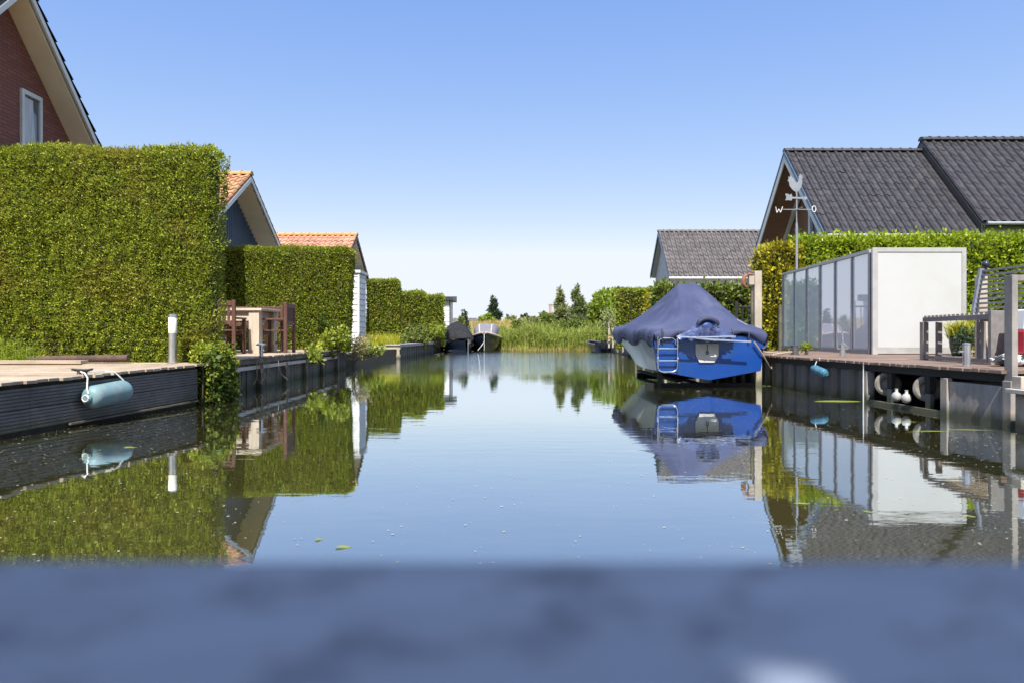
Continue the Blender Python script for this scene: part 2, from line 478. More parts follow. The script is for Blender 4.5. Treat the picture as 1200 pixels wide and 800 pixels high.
# ------------------------------------------------------------------ materials
m_ground = M('grass_ground', (.07, .11, .02), (.12, .13, .035), 3, .9, bump=.03, bscale=60)
m_bankmud = M('bank_mud', (.035, .028, .018), (.02, .02, .012), 6, .9, bump=.02)
m_deck_l = M('weathered_planks', (.45, .36, .27), (.34, .27, .20), 3, .75, stretch=(.7, 9, 9), bump=.004, bscale=30, island=.16, dirt=(.26, .21, .16), dscale=2.2)
m_fascia = M('slate_composite_boards', (.13, .123, .122), (.09, .086, .088), 5, .55, stretch=(4, 1, 6), bump=.002, bscale=60, island=.08, dirt=(.05, .05, .045), algae=.85)
m_quay = M('dark_sheet_wood', (.125, .112, .095), (.075, .068, .058), 5, .8, stretch=(3, 3, .6), bump=.01, island=.3, dirt=(.05, .052, .03), algae=.8)
m_piling = M('dark_steel_piling', (.095, .095, .10), (.065, .064, .066), 4, .55, stretch=(3, 3, .5), bump=.004, dirt=(.11, .085, .06), dscale=1.6, algae=.85)
m_conc = M('grey_quay_wall', (.33, .31, .29), (.22, .205, .19), 3, .8, stretch=(3, 3, .5), bump=.004, dirt=(.48, .38, .27), dscale=1.4, algae=.85)
m_rim = M('old_rim_timber', (.20, .17, .13), (.12, .10, .075), 5, .85, stretch=(5, .8, 5), bump=.01, dirt=(.05, .06, .025))
m_palewood = M('pale_timber', (.44, .38, .31), (.35, .30, .24), 4, .75, stretch=(4, 4, .8), bump=.003, dirt=(.3, .26, .2), algae=.8)
m_deck_r = M('red_brown_planks', (.225, .155, .12), (.165, .115, .09), 4, .7, stretch=(.7, 9, 9), bump=.003, bscale=30, island=.15, dirt=(.12, .085, .065))
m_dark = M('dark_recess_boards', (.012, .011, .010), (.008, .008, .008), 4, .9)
m_brick, ntb, outb = new_mat('brown_red_brick')
def _brick():
    nt = ntb; g = nt.nodes.new('ShaderNodeNewGeometry'); s = nt.nodes.new('ShaderNodeSeparateXYZ'); c = nt.nodes.new('ShaderNodeCombineXYZ')
    nt.links.new(g.outputs['Position'], s.inputs[0]); nt.links.new(s.outputs[1], c.inputs[0]); nt.links.new(s.outputs[2], c.inputs[1])
    bt = nt.nodes.new('ShaderNodeTexBrick'); nt.links.new(c.outputs[0], bt.inputs[0])
    bt.inputs['Color1'].default_value = (.25, .078, .052, 1); bt.inputs['Color2'].default_value = (.18, .056, .040, 1); bt.inputs['Mortar'].default_value = (.085, .055, .05, 1)
    bt.inputs['Scale'].default_value = 1; bt.inputs['Brick Width'].default_value = .22; bt.inputs['Row Height'].default_value = .065; bt.inputs['Mortar Size'].default_value = .008
    b = N(nt, 'ShaderNodeBsdfPrincipled', Roughness=.8); nt.links.new(bt.outputs[0], b.inputs['Base Color'])
    bp = N(nt, 'ShaderNodeBump', Strength=1.0, Distance=.01); nt.links.new(bt.outputs['Fac'], bp.inputs['Height']); bp.invert = True
    nt.links.new(bp.outputs[0], b.inputs['Normal']); nt.links.new(b.outputs[0], outb.inputs[0])
_brick()
m_tile_d = M('anthracite_tiles', (.034, .031, .036), (.019, .018, .022), 9, .5, bump=.003, bscale=90, dirt=(.052, .047, .044), dscale=4, spec=.5, cell=.22)
m_tile_g = M('grey_pantiles', (.13, .115, .115), (.085, .078, .082), 6, .5, bump=.003, bscale=90, dirt=(.17, .155, .14), dscale=4, cell=.18, cscale=4)
m_tile_dk = M('black_tiles', (.04, .042, .05), (.03, .03, .035), 6, .45, bump=.003)
m_tile_o = M('orange_pantiles', (.42, .22, .12), (.32, .145, .08), 5, .7, bump=.004, bscale=70, dirt=(.34, .26, .10), dscale=2.4, cell=.2, cscale=4.2)
m_tile_o2 = M('red_pantiles', (.42, .205, .135), (.34, .15, .095), 5, .7, bump=.004, bscale=70, dirt=(.4, .27, .17), dscale=3, cell=.18, cscale=4.2)
m_ridge_o = M('mossy_orange_ridge', (.45, .26, .08), (.42, .19, .07), 6, .8, bump=.01, dirt=(.33, .30, .07), dscale=5)
m_white = M('white_paint', (.62, .62, .61), (.56, .56, .55), 3, .45)
m_white_board = M('white_lap_boards', (.66, .66, .64), (.60, .60, .58), 4, .5, dirt=(.54, .52, .47), dscale=1.8)
m_cream = M('cream_soffit', (.84, .71, .55), (.78, .65, .50), 3, .6)
m_greywhite = M('grey_white_render', (.52, .52, .53), (.46, .46, .47), 3, .7)
m_navy_board = M('navy_boards', (.030, .055, .10), (.022, .042, .08), 4, .55)
m_blue_edge = M('slate_blue_verge', (.10, .16, .25), (.08, .13, .2), 4, .5)
m_brownwood = M('brown_soffit_boards', (.24, .13, .075), (.17, .09, .055), 4, .7, stretch=(1, 8, 8), island=.2)
m_glassdark = M('window_glass', (.06, .075, .09), (.10, .11, .12), 1.2, .04, spec=.9, coat=.6)
m_curtain = M('pale_curtain', (.55, .57, .6), (.40, .42, .46), 9, .8, stretch=(6, 6, .3))
m_zinc = M('zinc_gutter', (.45, .46, .48), (.36, .37, .39), 5, .4, metal=.6)
m_steel = M('brushed_steel', (.62, .62, .63), (.5, .5, .52), 6, .28, metal=.9)
m_chrome = M('polished_steel', (.8, .8, .82), (.7, .7, .72), 6, .12, metal=1.0)
m_lens = M('frosted_lamp_tube', (.82, .79, .66), (.78, .75, .62), 5, .35)
m_bark = M('bark', (.07, .05, .035), (.045, .035, .025), 8, .9, bump=.02)
m_twig = M('dry_twigs', (.33, .26, .18), (.2, .15, .1), 8, .9)
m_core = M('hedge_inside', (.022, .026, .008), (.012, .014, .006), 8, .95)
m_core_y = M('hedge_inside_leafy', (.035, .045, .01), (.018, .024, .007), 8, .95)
L_con = leaf_mat('clipped_conifer', (.085, .13, .010), (.25, .31, .022), (.54, .55, .085), .34, patch=(.34, .28, .05), pscale=1.1, plo=.52, phi=.74)
L_con2 = leaf_mat('clipped_conifer_far', (.12, .175, .014), (.25, .30, .022), (.42, .45, .06), .36, patch=(.31, .26, .05), pscale=.9, plo=.5, phi=.75)
L_ivy = leaf_mat('ivy_leaves', (.05, .09, .015), (.06, .095, .016), (.12, .15, .03), .2, gloss=.15, rough=.5)
L_laurel = leaf_mat('laurel_leaves', (.14, .22, .012), (.28, .37, .02), (.46, .50, .035), .42, gloss=.5, rough=.35)
L_yellow = leaf_mat('golden_hedge', (.17, .16, .012), (.34, .30, .018), (.52, .44, .03), .35)
L_bush = leaf_mat('bright_bush', (.12, .18, .015), (.24, .30, .03), (.42, .44, .07), .4)
L_dry = leaf_mat('dry_pinkish_bush', (.30, .24, .13), (.42, .32, .2), (.30, .32, .08), .3)
L_fern = leaf_mat('horsetail_green', (.17, .26, .02), (.26, .34, .03), (.36, .42, .06), .45)
L_reed = leaf_mat('reed_leaves', (.20, .27, .04), (.32, .38, .07), (.48, .47, .15), .4, patch=(.19, .25, .04), pscale=.5, plo=.45, phi=.6)
L_drygrass = leaf_mat('dry_grass', (.34, .25, .09), (.46, .33, .12), (.30, .30, .08), .3)
L_yelgrass = leaf_mat('yellow_grass', (.36, .36, .03), (.5, .46, .05), (.26, .34, .04), .35)
L_dkcon = leaf_mat('dark_conifer', (.025, .055, .03), (.045, .08, .04), (.07, .105, .05), .2)
L_birch = leaf_mat('birch_leaves', (.14, .17, .06), (.23, .26, .09), (.34, .35, .14), .35)
L_tree = leaf_mat('broadleaf_crown', (.12, .18, .022), (.21, .28, .03), (.34, .40, .06), .35)
L_bank = leaf_mat('bank_bushes', (.09, .13, .025), (.16, .21, .04), (.26, .28, .07), .35)

# ------------------------------------------------------------------ ground, water
def structure(o, label, cat): return setp(o, label, cat, kind='structure')
ZG = .42
def left_edge(y):   # bank line a little behind the deck faces
    return float(np.interp(y, [-60, 6, 9.9, 10.9, 20.3, 21, 29.5, 40, 44, 60], [-6.3, -5.1, -4.6, -4.95, -4.9, -5.4, -4.75, -4.3, -4.2, -4.2]))
def right_edge(y):
    return float(np.interp(y, [-60, 5, 7.6, 17, 17.3, 42, 60], [6.6, 5.75, 6.9, 6.2, 5.35, 6.7, 6.7]))
mb = MB()
ys = [-60, -20, 0, 6, 8, 9.9, 10.9, 15, 20.3, 21, 25, 29.5, 35, 40, 44, 46.5]
lx = [left_edge(y) for y in ys]; rx = [right_edge(y) for y in ys]
def strip(a, b):
    n = len(a); vs = a + b
    return vs, [(i, i+1, n+i+1, n+i) for i in range(n-1)]
mb.add(*strip([(-3000, y, ZG) for y in ys], [(x, y, ZG) for x, y in zip(lx, ys)]))
mb.add(*strip([(x, y, ZG) for x, y in zip(lx, ys)], [(x + .06, y, -.7) for x, y in zip(lx, ys)]), m=1)
mb.add(*strip([(x + .06, y, -.7) for x, y in zip(lx, ys)], [(x - .06, y, -.7) for x, y in zip(rx, ys)]), m=1)
mb.add(*strip([(x - .06, y, -.7) for x, y in zip(rx, ys)], [(x, y, ZG) for x, y in zip(rx, ys)]), m=1)
mb.add(*strip([(x, y, ZG) for x, y in zip(rx, ys)], [(3000, y, ZG) for y in ys]))
mb.add([(lx[-1], 46.5, -.7), (rx[-1], 46.5, -.7), (rx[-1], 46.9, .25), (lx[-1], 46.9, .25)], [(0, 1, 2, 3)], m=1)
mb.add([(-3000, 46.5, ZG), (lx[-1], 46.5, ZG), (lx[-1], 46.9, .25), (rx[-1], 46.9, .25), (rx[-1], 46.5, ZG), (3000, 46.5, ZG),
        (3000, 50, ZG), (-3000, 50, ZG), (-3000, 5000, ZG), (3000, 5000, ZG)],
       [(0, 1, 2, 7), (2, 3, 6, 7), (3, 4, 5, 6), (7, 6, 9, 8)])
mb.add([(-3000, -60, ZG), (3000, -60, ZG), (3000, -1500, ZG), (-3000, -1500, ZG)], [(0, 1, 2, 3)])
structure(mb.build('ground', [m_ground, m_bankmud], loc=(0, 0, 0)), 'grassy ground of the gardens and fields on both banks', 'ground')

m_water, nt, out = new_mat('canal_water')
g = nt.nodes.new('ShaderNodeNewGeometry')
sp = nt.nodes.new('ShaderNodeSeparateXYZ'); nt.links.new(g.outputs['Position'], sp.inputs[0])
n1 = noise(nt, tex_vec(nt, (1.0, 1.6, 1)), 2.2, 2, .5)
n2 = noise(nt, tex_vec(nt, (.5, 1.3, 1)), 9, 2, .5)
n3 = noise(nt, tex_vec(nt, (.55, 2.2, 1)), 2.6, 3, .6)
patch = ramp(nt, [(.42, (0, 0, 0)), (.6, (1, 1, 1))], noise(nt, tex_vec(nt, (.35, 1.0, 1)), .25, 3, .5))
far = N(nt, 'ShaderNodeMapRange'); far.interpolation_type = 'SMOOTHSTEP'
for i, v in enumerate((15., 27., .0, 1.)): far.inputs[i + 1].default_value = v
nt.links.new(sp.outputs[1], far.inputs[0])
def math_(op, a, b):
    n = nt.nodes.new('ShaderNodeMath'); n.operation = op
    for i, v in enumerate((a, b)):
        if isinstance(v, (int, float)): n.inputs[i].default_value = v
        else: nt.links.new(v, n.inputs[i])
    return n.outputs[0]
ctr = N(nt, 'ShaderNodeMapRange'); ctr.interpolation_type = 'SMOOTHSTEP'
for i, v in enumerate((-4.2, -1.6, .22, 1.)): ctr.inputs[i + 1].default_value = v
nt.links.new(sp.outputs[0], ctr.inputs[0])
ripple = math_('ADD', math_('MULTIPLY', math_('MULTIPLY', far.outputs[0], ctr.outputs[0]), 2.6), math_('MULTIPLY', patch, .11))
h = math_('ADD', math_('ADD', math_('MULTIPLY', n1, .00105), math_('MULTIPLY', n2, .00017)), math_('MULTIPLY', math_('MULTIPLY', n3, ripple), .012))
bp = N(nt, 'ShaderNodeBump', Strength=1.0, Distance=1.0); nt.links.new(h, bp.inputs['Height'])
fr = N(nt, 'ShaderNodeFresnel', IOR=1.33); nt.links.new(bp.outputs[0], fr.inputs['Normal'])
fac = N(nt, 'ShaderNodeMapRange'); fac.inputs[1].default_value = 0; fac.inputs[2].default_value = .55; fac.inputs[3].default_value = .50; fac.inputs[4].default_value = .94
nt.links.new(fr.outputs[0], fac.inputs[0])
df = nt.nodes.new('ShaderNodeBsdfDiffuse'); nt.links.new(ramp(nt, [(.4, (.044, .042, .012)), (.62, (.058, .053, .018))], noise(nt, tex_vec(nt), .7, 4)), df.inputs[0])
gl = N(nt, 'ShaderNodeBsdfGlossy', Roughness=.015); gl.inputs[0].default_value = (.87, .94, 1, 1); nt.links.new(bp.outputs[0], gl.inputs['Normal'])
ms = nt.nodes.new('ShaderNodeMixShader'); nt.links.new(fac.outputs[0], ms.inputs[0]); nt.links.new(df.outputs[0], ms.inputs[1]); nt.links.new(gl.outputs[0], ms.inputs[2])
nt.links.new(ms.outputs[0], out.inputs[0])
mb = MB(); mb.add([(-8, -60, 0), (8, -60, 0), (8, 47.5, 0), (-8, 47.5, 0)], [(0, 1, 2, 3)])
structure(mb.build('water', m_water, loc=(0, 0, 0)), 'calm canal water mirroring hedges, boat and sky', 'water')

m_bounce = M('added_pale_bounce_paving', (.52, .48, .42), (.44, .40, .35), 3, .8)  # unseen paving added to bounce sunlight up to the soffits
mb = MB(); mb.box(-14, -5.2, 20.4, 28.8, ZG - .05, ZG + .012); structure(mb.build('bounce_paving', m_bounce), 'added unseen pale paving bouncing light behind the second left hedge', 'paving')
mb = MB(); mb.box(8.2, 24, 21.7, 33, ZG - .05, ZG + .012); structure(mb.build('bounce_paving', m_bounce), 'added unseen pale paving bouncing light behind the laurel hedge on the right', 'paving')
mb = MB(); mb.box(-16, -4.7, 11.4, 19.2, ZG - .05, ZG + .012); structure(mb.build('bounce_paving', m_bounce), 'added unseen pale paving bouncing light around the brick house', 'paving')
# floating specks and leaves
rng = np.random.default_rng(5)
m_speck = M('pollen_specks', (.42, .43, .30), (.34, .33, .2), 30, .8)
m_fleaf = leaf_mat('floating_green_leaf', (.15, .19, .035), (.20, .24, .05), (.27, .28, .08), .2)
def specks():
    n = 15000
    y = 2.6 + 11 * rng.uniform(0, 1, n)**1.5
    side = rng.uniform(0, 1, n)
    x = np.where(side < .42, -5.2 + np.abs(rng.normal(0, 1.6, n)), np.where(side < .84, 5.6 - np.abs(rng.normal(0, 1.9, n)), rng.uniform(-4, 5, n)))
    ok = (x > -4.4 - .15*(9.5 - y)) & (x < 5.25)
    x, y = x[ok], y[ok]; n = len(x)
    s = .0020 + .0060 * rng.uniform(0, 1, n)**6
    a = rng.uniform(0, 6.28, n)
    V = np.zeros((n, 4, 3)); V[:, :, 2] = .003
    for k in range(4):
        V[:, k, 0] = x + s * np.cos(a + k*1.57) * (1 + .5*(k % 2)); V[:, k, 1] = y + s * np.sin(a + k*1.57)
    o = mesh_np('floating_pollen', V.reshape(-1, 3), np.arange(4*n).reshape(-1, 4), np.zeros(n), [m_speck], loc=(0, 0, 0))
    setp(o, 'pale specks of pollen and fluff drifting on the water', 'pollen', kind='stuff')
specks()
def wl(px, py): Y = F / (py - 393.0); return ((px - 592) * Y / F, Y)
def float_leaf(px, py, L, W, rz, label, cat='leaf', name='floating_leaf', group='leaves floating on the canal'):
    x, y = wl(px, py)
    mb = MB(); k = 8
    vs = []
    for i in range(k + 1):
        t = i / k; ww = W * .5 * math.sin(math.pi * min(1, t*.93 + .07))**.7
        vs += [(L*(t - .5), ww, .004 + .003*math.sin(t*5)), (L*(t - .5), -ww, .004 + .003*math.cos(t*4))]
    c, s = math.cos(rz), math.sin(rz)
    vs = [(x + a*c - b*s, y + a*s + b*c, z) for a, b, z in vs]
    mb.add(vs, [(2*i, 2*i+1, 2*i+3, 2*i+2) for i in range(k)])
    o = mb.build(name, m_fleaf, loc=(x, y, 0)); setp(o, label, cat, group)
float_leaf(403, 641, .075, .035, .2, 'larger pale green leaf floating in mid canal near the rail')
float_leaf(374, 632, .04, .03, .5, 'small pale leaf floating just beyond the larger leaf near the rail')
float_leaf(152, 524, .14, .035, .1, 'yellow green leaf floating below the teal fender')
float_leaf(985, 470, .8, .22, .05, 'wide patch of duckweed floating beside the right quay under the blue fender', 'duckweed', 'duckweed_patch')
float_leaf(905, 452, .5, .12, .0, 'thin streak of duckweed at the foot of the wooden pile by the blue boat', 'duckweed', 'duckweed_patch')
float_leaf(1090, 505, .55, .03, .12, 'long thin reed blade floating in front of the white ball buoys', 'reed blade')
float_leaf(1135, 503.5, .60, .022, -.02, 'straight pale reed blade floating before the grey quay wall', 'reed blade')
float_leaf(1062, 494, .35, .02, .15, 'short reed blade floating closest to the white ball buoys', 'reed blade')
float_leaf(940, 590, .12, .025, .2, 'green blade floating over the golden hedge reflection', 'reed blade')
float_leaf(1018, 600, .08, .015, .0, 'yellow blade floating left of the white panel reflection', 'reed blade')
float_leaf(1137, 605, .07, .022, .0, 'yellow green blade floating right of the white panel reflection', 'reed blade')

# ------------------------------------------------------------------ the rail the camera looks over
m_rail = M('weathered_rail_shade_blue', (.21, .247, .318), (.168, .2, .265), 9, .55, stretch=(1, 4, 4), dirt=(.05, .06, .085), dscale=26, bump=.001)  # blue of the sky-lit shade is put into the grey wood's colour
mb = MB(); mb.box(-4.2, 4.2, -.02, .2475, .86, .92)
setp(mb.build('wooden_handrail', m_rail, bevel=.006), 'blurred weathered grey plank rail coloured with blue shade across the foreground', 'handrail')
mb = MB()   # unseen blocker added to shade the rail, hole cut for the sun spot
hx0, hx1, hz0, hz1 = .000, .018, 1.80, 1.86
for a, b, c, d in ((-4.2, hx0, .2, 2.5), (hx1, 4.2, .2, 2.5), (hx0, hx1, .2, hz0), (hx0, hx1, hz1, 2.5)):
    mb.box(a, b, -.52, -.50, c, d)
setp(mb.build('rail_shade_blocker', m_palewood), 'added unseen blocker behind the camera shading the foreground rail', 'screen')
# ------------------------------------------------------------------ LEFT BANK
# --- near deck
def edge1(y): return -4.85 + .14375 * (y - 6.56)
def zd1(y): return .545 + (y - 6.5) * .0155
deck = thing('wooden_deck', (-5.5, 8, .3), 'pale weathered deck with ribbed slate face and hanging teal fender', 'deck')
mb = MB(); rng = np.random.default_rng(11); y = 1.0
while y < 10.15:
    w_ = .142; x1 = edge1(y) + .035 + rng.normal(0, .012); z = zd1(y) + rng.normal(0, .0025)
    mb.add([(-12, y, z-.03), (x1, y, z-.03), (x1 + .012, y+w_, z-.03), (-12, y+w_, z-.03), (-12, y, z), (x1, y, z), (x1 + .012, y+w_, z), (-12, y+w_, z)],
           [(0,3,2,1),(4,5,6,7),(0,1,5,4),(1,2,6,5),(2,3,7,6),(3,0,4,7)])
    y += .149
mb.build('planking', m_deck_l, deck)
mb = MB()
def face_profile(zt, zb, n):   # ribbed board: offset outward, z
    pts = []; hh = (zt - zb) / n
    for i in range(n):
        a = zt - i*hh
        pts += [(.0, a), (.0, a - hh*.68), (-.012, a - hh*.74), (-.012, a - hh*.96)]
    return pts
def sweep_profile(mb, prof, ya, yb, za, zb_, off=0.0, k=1, m=0):
    """profile swept along the deck edge from ya to yb; z offsets za and zb_"""
    xs = lambda yy: edge1(yy)
    d = Vector((xs(yb) - xs(ya), yb - ya, 0)).normalized(); n = Vector((d.y, -d.x, 0))
    A = [Vector((xs(ya), ya, z + za)) + n*(o + off) for o, z in prof]; B = [Vector((xs(yb), yb, z + zb_)) + n*(o + off) for o, z in prof]
    q = len(prof)
    mb.add(A + B, [(i, i+1, q+i+1, q+i) for i in range(q-1)], m)
bounds = [2.0, 4.4, 6.9, 9.2, 9.76]
for a, b in zip(bounds[:-1], bounds[1:]):
    for r, (zt, zb) in enumerate(((-.075, -.285), (-.29, -.50))):
        jo = rng.normal(0, .004)
        sweep_profile(mb, [(-.03, zt)] + face_profile(zt, zb, 6) + [(-.03, zb)], a + .003, b - .003, zd1(a), zd1(b), jo)
mb.build('fascia', m_fascia, deck, recalc=False)
mb = MB(); 
A = [(edge1(a) - .03, a) for a in (1.0, 9.76)]
mb.add([(A[0][0], 1.0, -.5), (A[1][0], 9.76, -.5), (A[1][0], 9.76, zd1(9.7) - .04), (A[0][0], 1.0, zd1(1) - .04)], [(0, 1, 2, 3)])
mb.add([(A[1][0], 9.76, -.5), (-6, 10.1, -.5), (-6, 10.1, .52), (A[1][0], 9.76, .52)], [(0, 1, 2, 3)])
mb.build('backing', m_bankmud, deck, recalc=False)
mb = MB(); mb.beam((edge1(7.4) + .0, 7.4, .045), (edge1(9.74) + .0, 9.74, .075), .05, .022)
mb.build('bottom_batten', m_rim, deck)
# loose plank, log, cleat, fender, lamp, horsetail
mb = MB(); mb.box(-9.2, -5.98, 9.62, 9.80, .604, .652)
o = mb.build('loose_plank', m_deck_l, bevel=.004); setp(o, 'loose pale plank lying on the near deck before the tall hedge', 'plank')
mb = MB(); rr = [.052, .05, .054, .05, .055, .052]
mb.tube([(-6.95 + i*.29, 9.98 + .012*math.sin(i), .655 + .004*i) for i in range(6)], rr, 12)
o = mb.build('log', M('old_brown_pipe', (.11, .065, .05), (.06, .04, .03), 9, .8, bump=.01), smooth=True); setp(o, 'dark brown log lying along the foot of the tall hedge', 'log')
yc = 7.72; xc = edge1(yc) - .10; zc = zd1(yc)
cl = thing('mooring_cleat', (xc, yc, zc), 'small dark mooring cleat on the near deck edge above the teal fender', 'cleat')
m_iron = M('dark_iron', (.035, .033, .033), (.02, .02, .02), 6, .5, metal=.4)
mb = MB(); mb.tube([(xc - .13, yc + .02, zc + .055), (xc - .06, yc + .01, zc + .045), (xc + .06, yc - .01, zc + .045), (xc + .13, yc - .02, zc + .06)], [.011, .016, .016, .011], 8); mb.build('horn', m_iron, cl, smooth=True)
mb = MB(); mb.lathe([(.028, 0), (.022, .012), (.016, .04)], (xc - .035, yc, zc), 10); mb.lathe([(.028, 0), (.022, .012), (.016, .04)], (xc + .035, yc, zc), 10); mb.build('foot', m_iron, cl, smooth=True)

def fender(name, label, p, q, r, mats, rope=None, group=None):
    p = Vector(p); q = Vector(q); d = (q - p); L = d.length; rot = d.to_track_quat('Z', 'Y').to_matrix()
    c = (p + q) / 2
    root = thing(name, c, label, 'fender', group)
    mb = MB(); prof = []
    for i in range(9):
        t = i / 8 * math.pi/2; prof.append((r * math.sin(t)**.75 if i else .01, r*.75*(1 - math.cos(t))))
    prof2 = prof + [(a, L - z) for a, z in prof[::-1]]
    mb.lathe(prof2, p, 28, rot); mb.build('body', mats[0], root, smooth=True, angle=70)
    for e, dd in ((p, -1), (q, 1)):
        mb = MB(); u = d.normalized() * dd
        mb.lathe([(.055, -.02), (.05, .02), (.03, .03), (.028, .05)], e, 14, (u.to_track_quat('Z', 'Y')).to_matrix()); mb.build('end_eye', mats[0], root, smooth=True)
    if rope:
        for rp in rope:
            mb = MB(); mb.tube(rp, .008, 7); mb.build('rope', mats[1], root, smooth=True)
    return root
m_teal = M('faded_teal_rubber', (.165, .27, .285), (.12, .215, .24), 3, .5, dirt=(.22, .27, .26), dscale=4, bump=.001)
m_rope = M('white_rope', (.66, .65, .60), (.5, .49, .45), 40, .8, bump=.003, bscale=120)
fp = (edge1(7.5) + .13, 7.5, .315); fq = (edge1(8.13) + .12, 8.13, .355)
fender('boat_fender', 'big teal cylinder fender hung by white rope on the near deck face', fp, fq, .128, (m_teal, m_rope),
       rope=[[(xc - .02, yc, zc + .03), (edge1(7.6) + .02, 7.6, zc + .02), (edge1(7.6) + .07, 7.57, zc - .03), (fp[0] - .01, 7.5, .42), (fp[0] + .02, fp[1] - .02, fp[2] + .05)],
             [(xc + .05, yc, zc + .03), (edge1(8.0) - .05, 8.0, zd1(8) + .015), (edge1(8.0) + .045, 8.02, zd1(8) + .012), (edge1(8.05) + .08, 8.05, zd1(8) - .04), (fq[0] - .01, fq[1] - .05, fq[2] + .115)],
             [(fp[0] + .034*math.cos(t), fp[1] - .045, fp[2] + .034*math.sin(t)) for t in np.linspace(0, 6.2, 12)]])
lx_, ly_, lz_ = -4.88, 10.02, zd1(10.0)
lamp = thing('garden_lamp', (lx_, ly_, lz_), 'white topped steel post lamp standing at the near deck corner', 'lamp')
mb = MB(); mb.lathe([(.085, 0), (.085, .012), (.06, .016), (.058, .42), (.062, .43)], (lx_, ly_, lz_), 24); mb.build('post', m_steel, lamp, smooth=True)
mb = MB(); mb.lathe([(.057, .431), (.06, .44), (.06, .66), (.057, .665)], (lx_, ly_, lz_), 24); mb.build('lamp_tube', m_lens, lamp, smooth=True)
mb = MB(); mb.lathe([(.064, .666), (.064, .70), (.05, .712), (.01, .715)], (lx_, ly_, lz_), 24); mb.build('cap', m_steel, lamp, smooth=True)
rng = np.random.default_rng(21)
P = np.stack([-7.25 + rng.normal(0, .28, 110), rng.uniform(9.85, 10.15, 110), np.full(110, .58)], 1)
V, Q = blades(P, rng.uniform(.1, .42, 110)*np.exp(-((P[:, 0] + 7.2)/.5)**2) + .05, .010, .25, rng)
tips = np.repeat(P, 8, 0) + rng.normal(0, .05, (880, 3)); tips[:, 2] = .62 + rng.uniform(0, .40, 880)*np.exp(-((tips[:, 0] + 7.2)/.4)**2)*(.6 + .4*np.sin(tips[:, 0]*17))
v2, q2 = leaves(tips, rng.normal(size=(880, 3)) + np.array([0, 0, .5]), .06, .010, rng)
o = mesh_np('horsetail', np.concatenate([V, v2]), np.concatenate([Q, q2 + len(V)]), np.zeros(len(Q) + len(q2)), [L_fern]); setp(o, 'bright green feathery horsetail growing at the near deck by the tall hedge', 'plant')

# --- hedges
def dark_shear(top):  # nothing
    return None
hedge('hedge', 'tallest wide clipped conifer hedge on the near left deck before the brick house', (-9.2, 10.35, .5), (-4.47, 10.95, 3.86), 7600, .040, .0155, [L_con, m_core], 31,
      rr=.15, lump=.045, lk=1.6, weights={'B': .12, 'L': .02, 'T': .8, 'R': .4}, jit=.05, up=.4, fine=.027,  # right end leaves thinned so the dark core stands in for shade
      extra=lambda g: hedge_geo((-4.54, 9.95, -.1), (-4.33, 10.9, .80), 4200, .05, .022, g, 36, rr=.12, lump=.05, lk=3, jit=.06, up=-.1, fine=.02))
def ivy(rng_):
    n = 6500
    x = -4.35 + rng_.normal(0, .04, n) - .25*np.clip(rng_.uniform(-1, 1, n), 0, 1); y = rng_.uniform(9.88, 10.8, n); z = rng_.uniform(.02, 3.4, n)
    keep = (z < .95 * rng_.uniform(.4, 1, n))
    keep &= (y > 10.2) | (z < .62 + .3*rng_.uniform(0, 1, n))
    P = np.stack([x + .05, y, z], 1)[keep]
    return leaves(P, rng_.normal(size=P.shape)*.6 + np.array([.8, -.6, -.3]), .075, .06, rng_)
iv = thing('ivy', (-4.4, 10.2, 0), 'dark ivy hanging from the tall hedge end down to the water', 'ivy')
V, Q = ivy(np.random.default_rng(33)); mesh_np('foliage', V, Q, np.zeros(len(Q)), [L_ivy], iv)
mb = MB()
for i in range(9):
    yy = 9.85 + .11*i; mb.tube([(-4.44 + .02*math.sin(i), max(yy, 10.3), .75), (-4.38, yy + .04, .6), (-4.36, yy + .02*math.sin(i*2), .3), (-4.37, yy, .02)], .012, 5)
mb.build('stem', m_bark, iv)
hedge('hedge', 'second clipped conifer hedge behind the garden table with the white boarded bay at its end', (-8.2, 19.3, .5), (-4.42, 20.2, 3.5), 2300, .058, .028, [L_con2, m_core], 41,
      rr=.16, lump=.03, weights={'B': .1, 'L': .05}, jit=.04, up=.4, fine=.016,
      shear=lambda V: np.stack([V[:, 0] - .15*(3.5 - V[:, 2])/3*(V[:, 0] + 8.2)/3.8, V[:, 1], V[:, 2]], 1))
hedge('hedge', 'third clipped hedge just beyond the white boarded bay above yellow grass', (-6.3, 31, .4), (-4.92, 31.9, 3.52), 950, .09, .045, [L_con2, m_core], 51, rr=.12, lump=.04, jit=.05)
hedge('hedge', 'brownish clipped hedge beyond the third hedge behind the low grey quay', (-6.2, 36, .4), (-4.30, 37.2, 3.25), 750, .10, .05, [L_con2, m_core], 52, rr=.12, lump=.06, jit=.06)
hedge('hedge', 'farthest left bank hedge next to the small white shed', (-5.3, 40, .4), (-3.72, 41.2, 3.32), 700, .10, .055, [L_con2, m_core], 53, rr=.14, lump=.07, jit=.07)

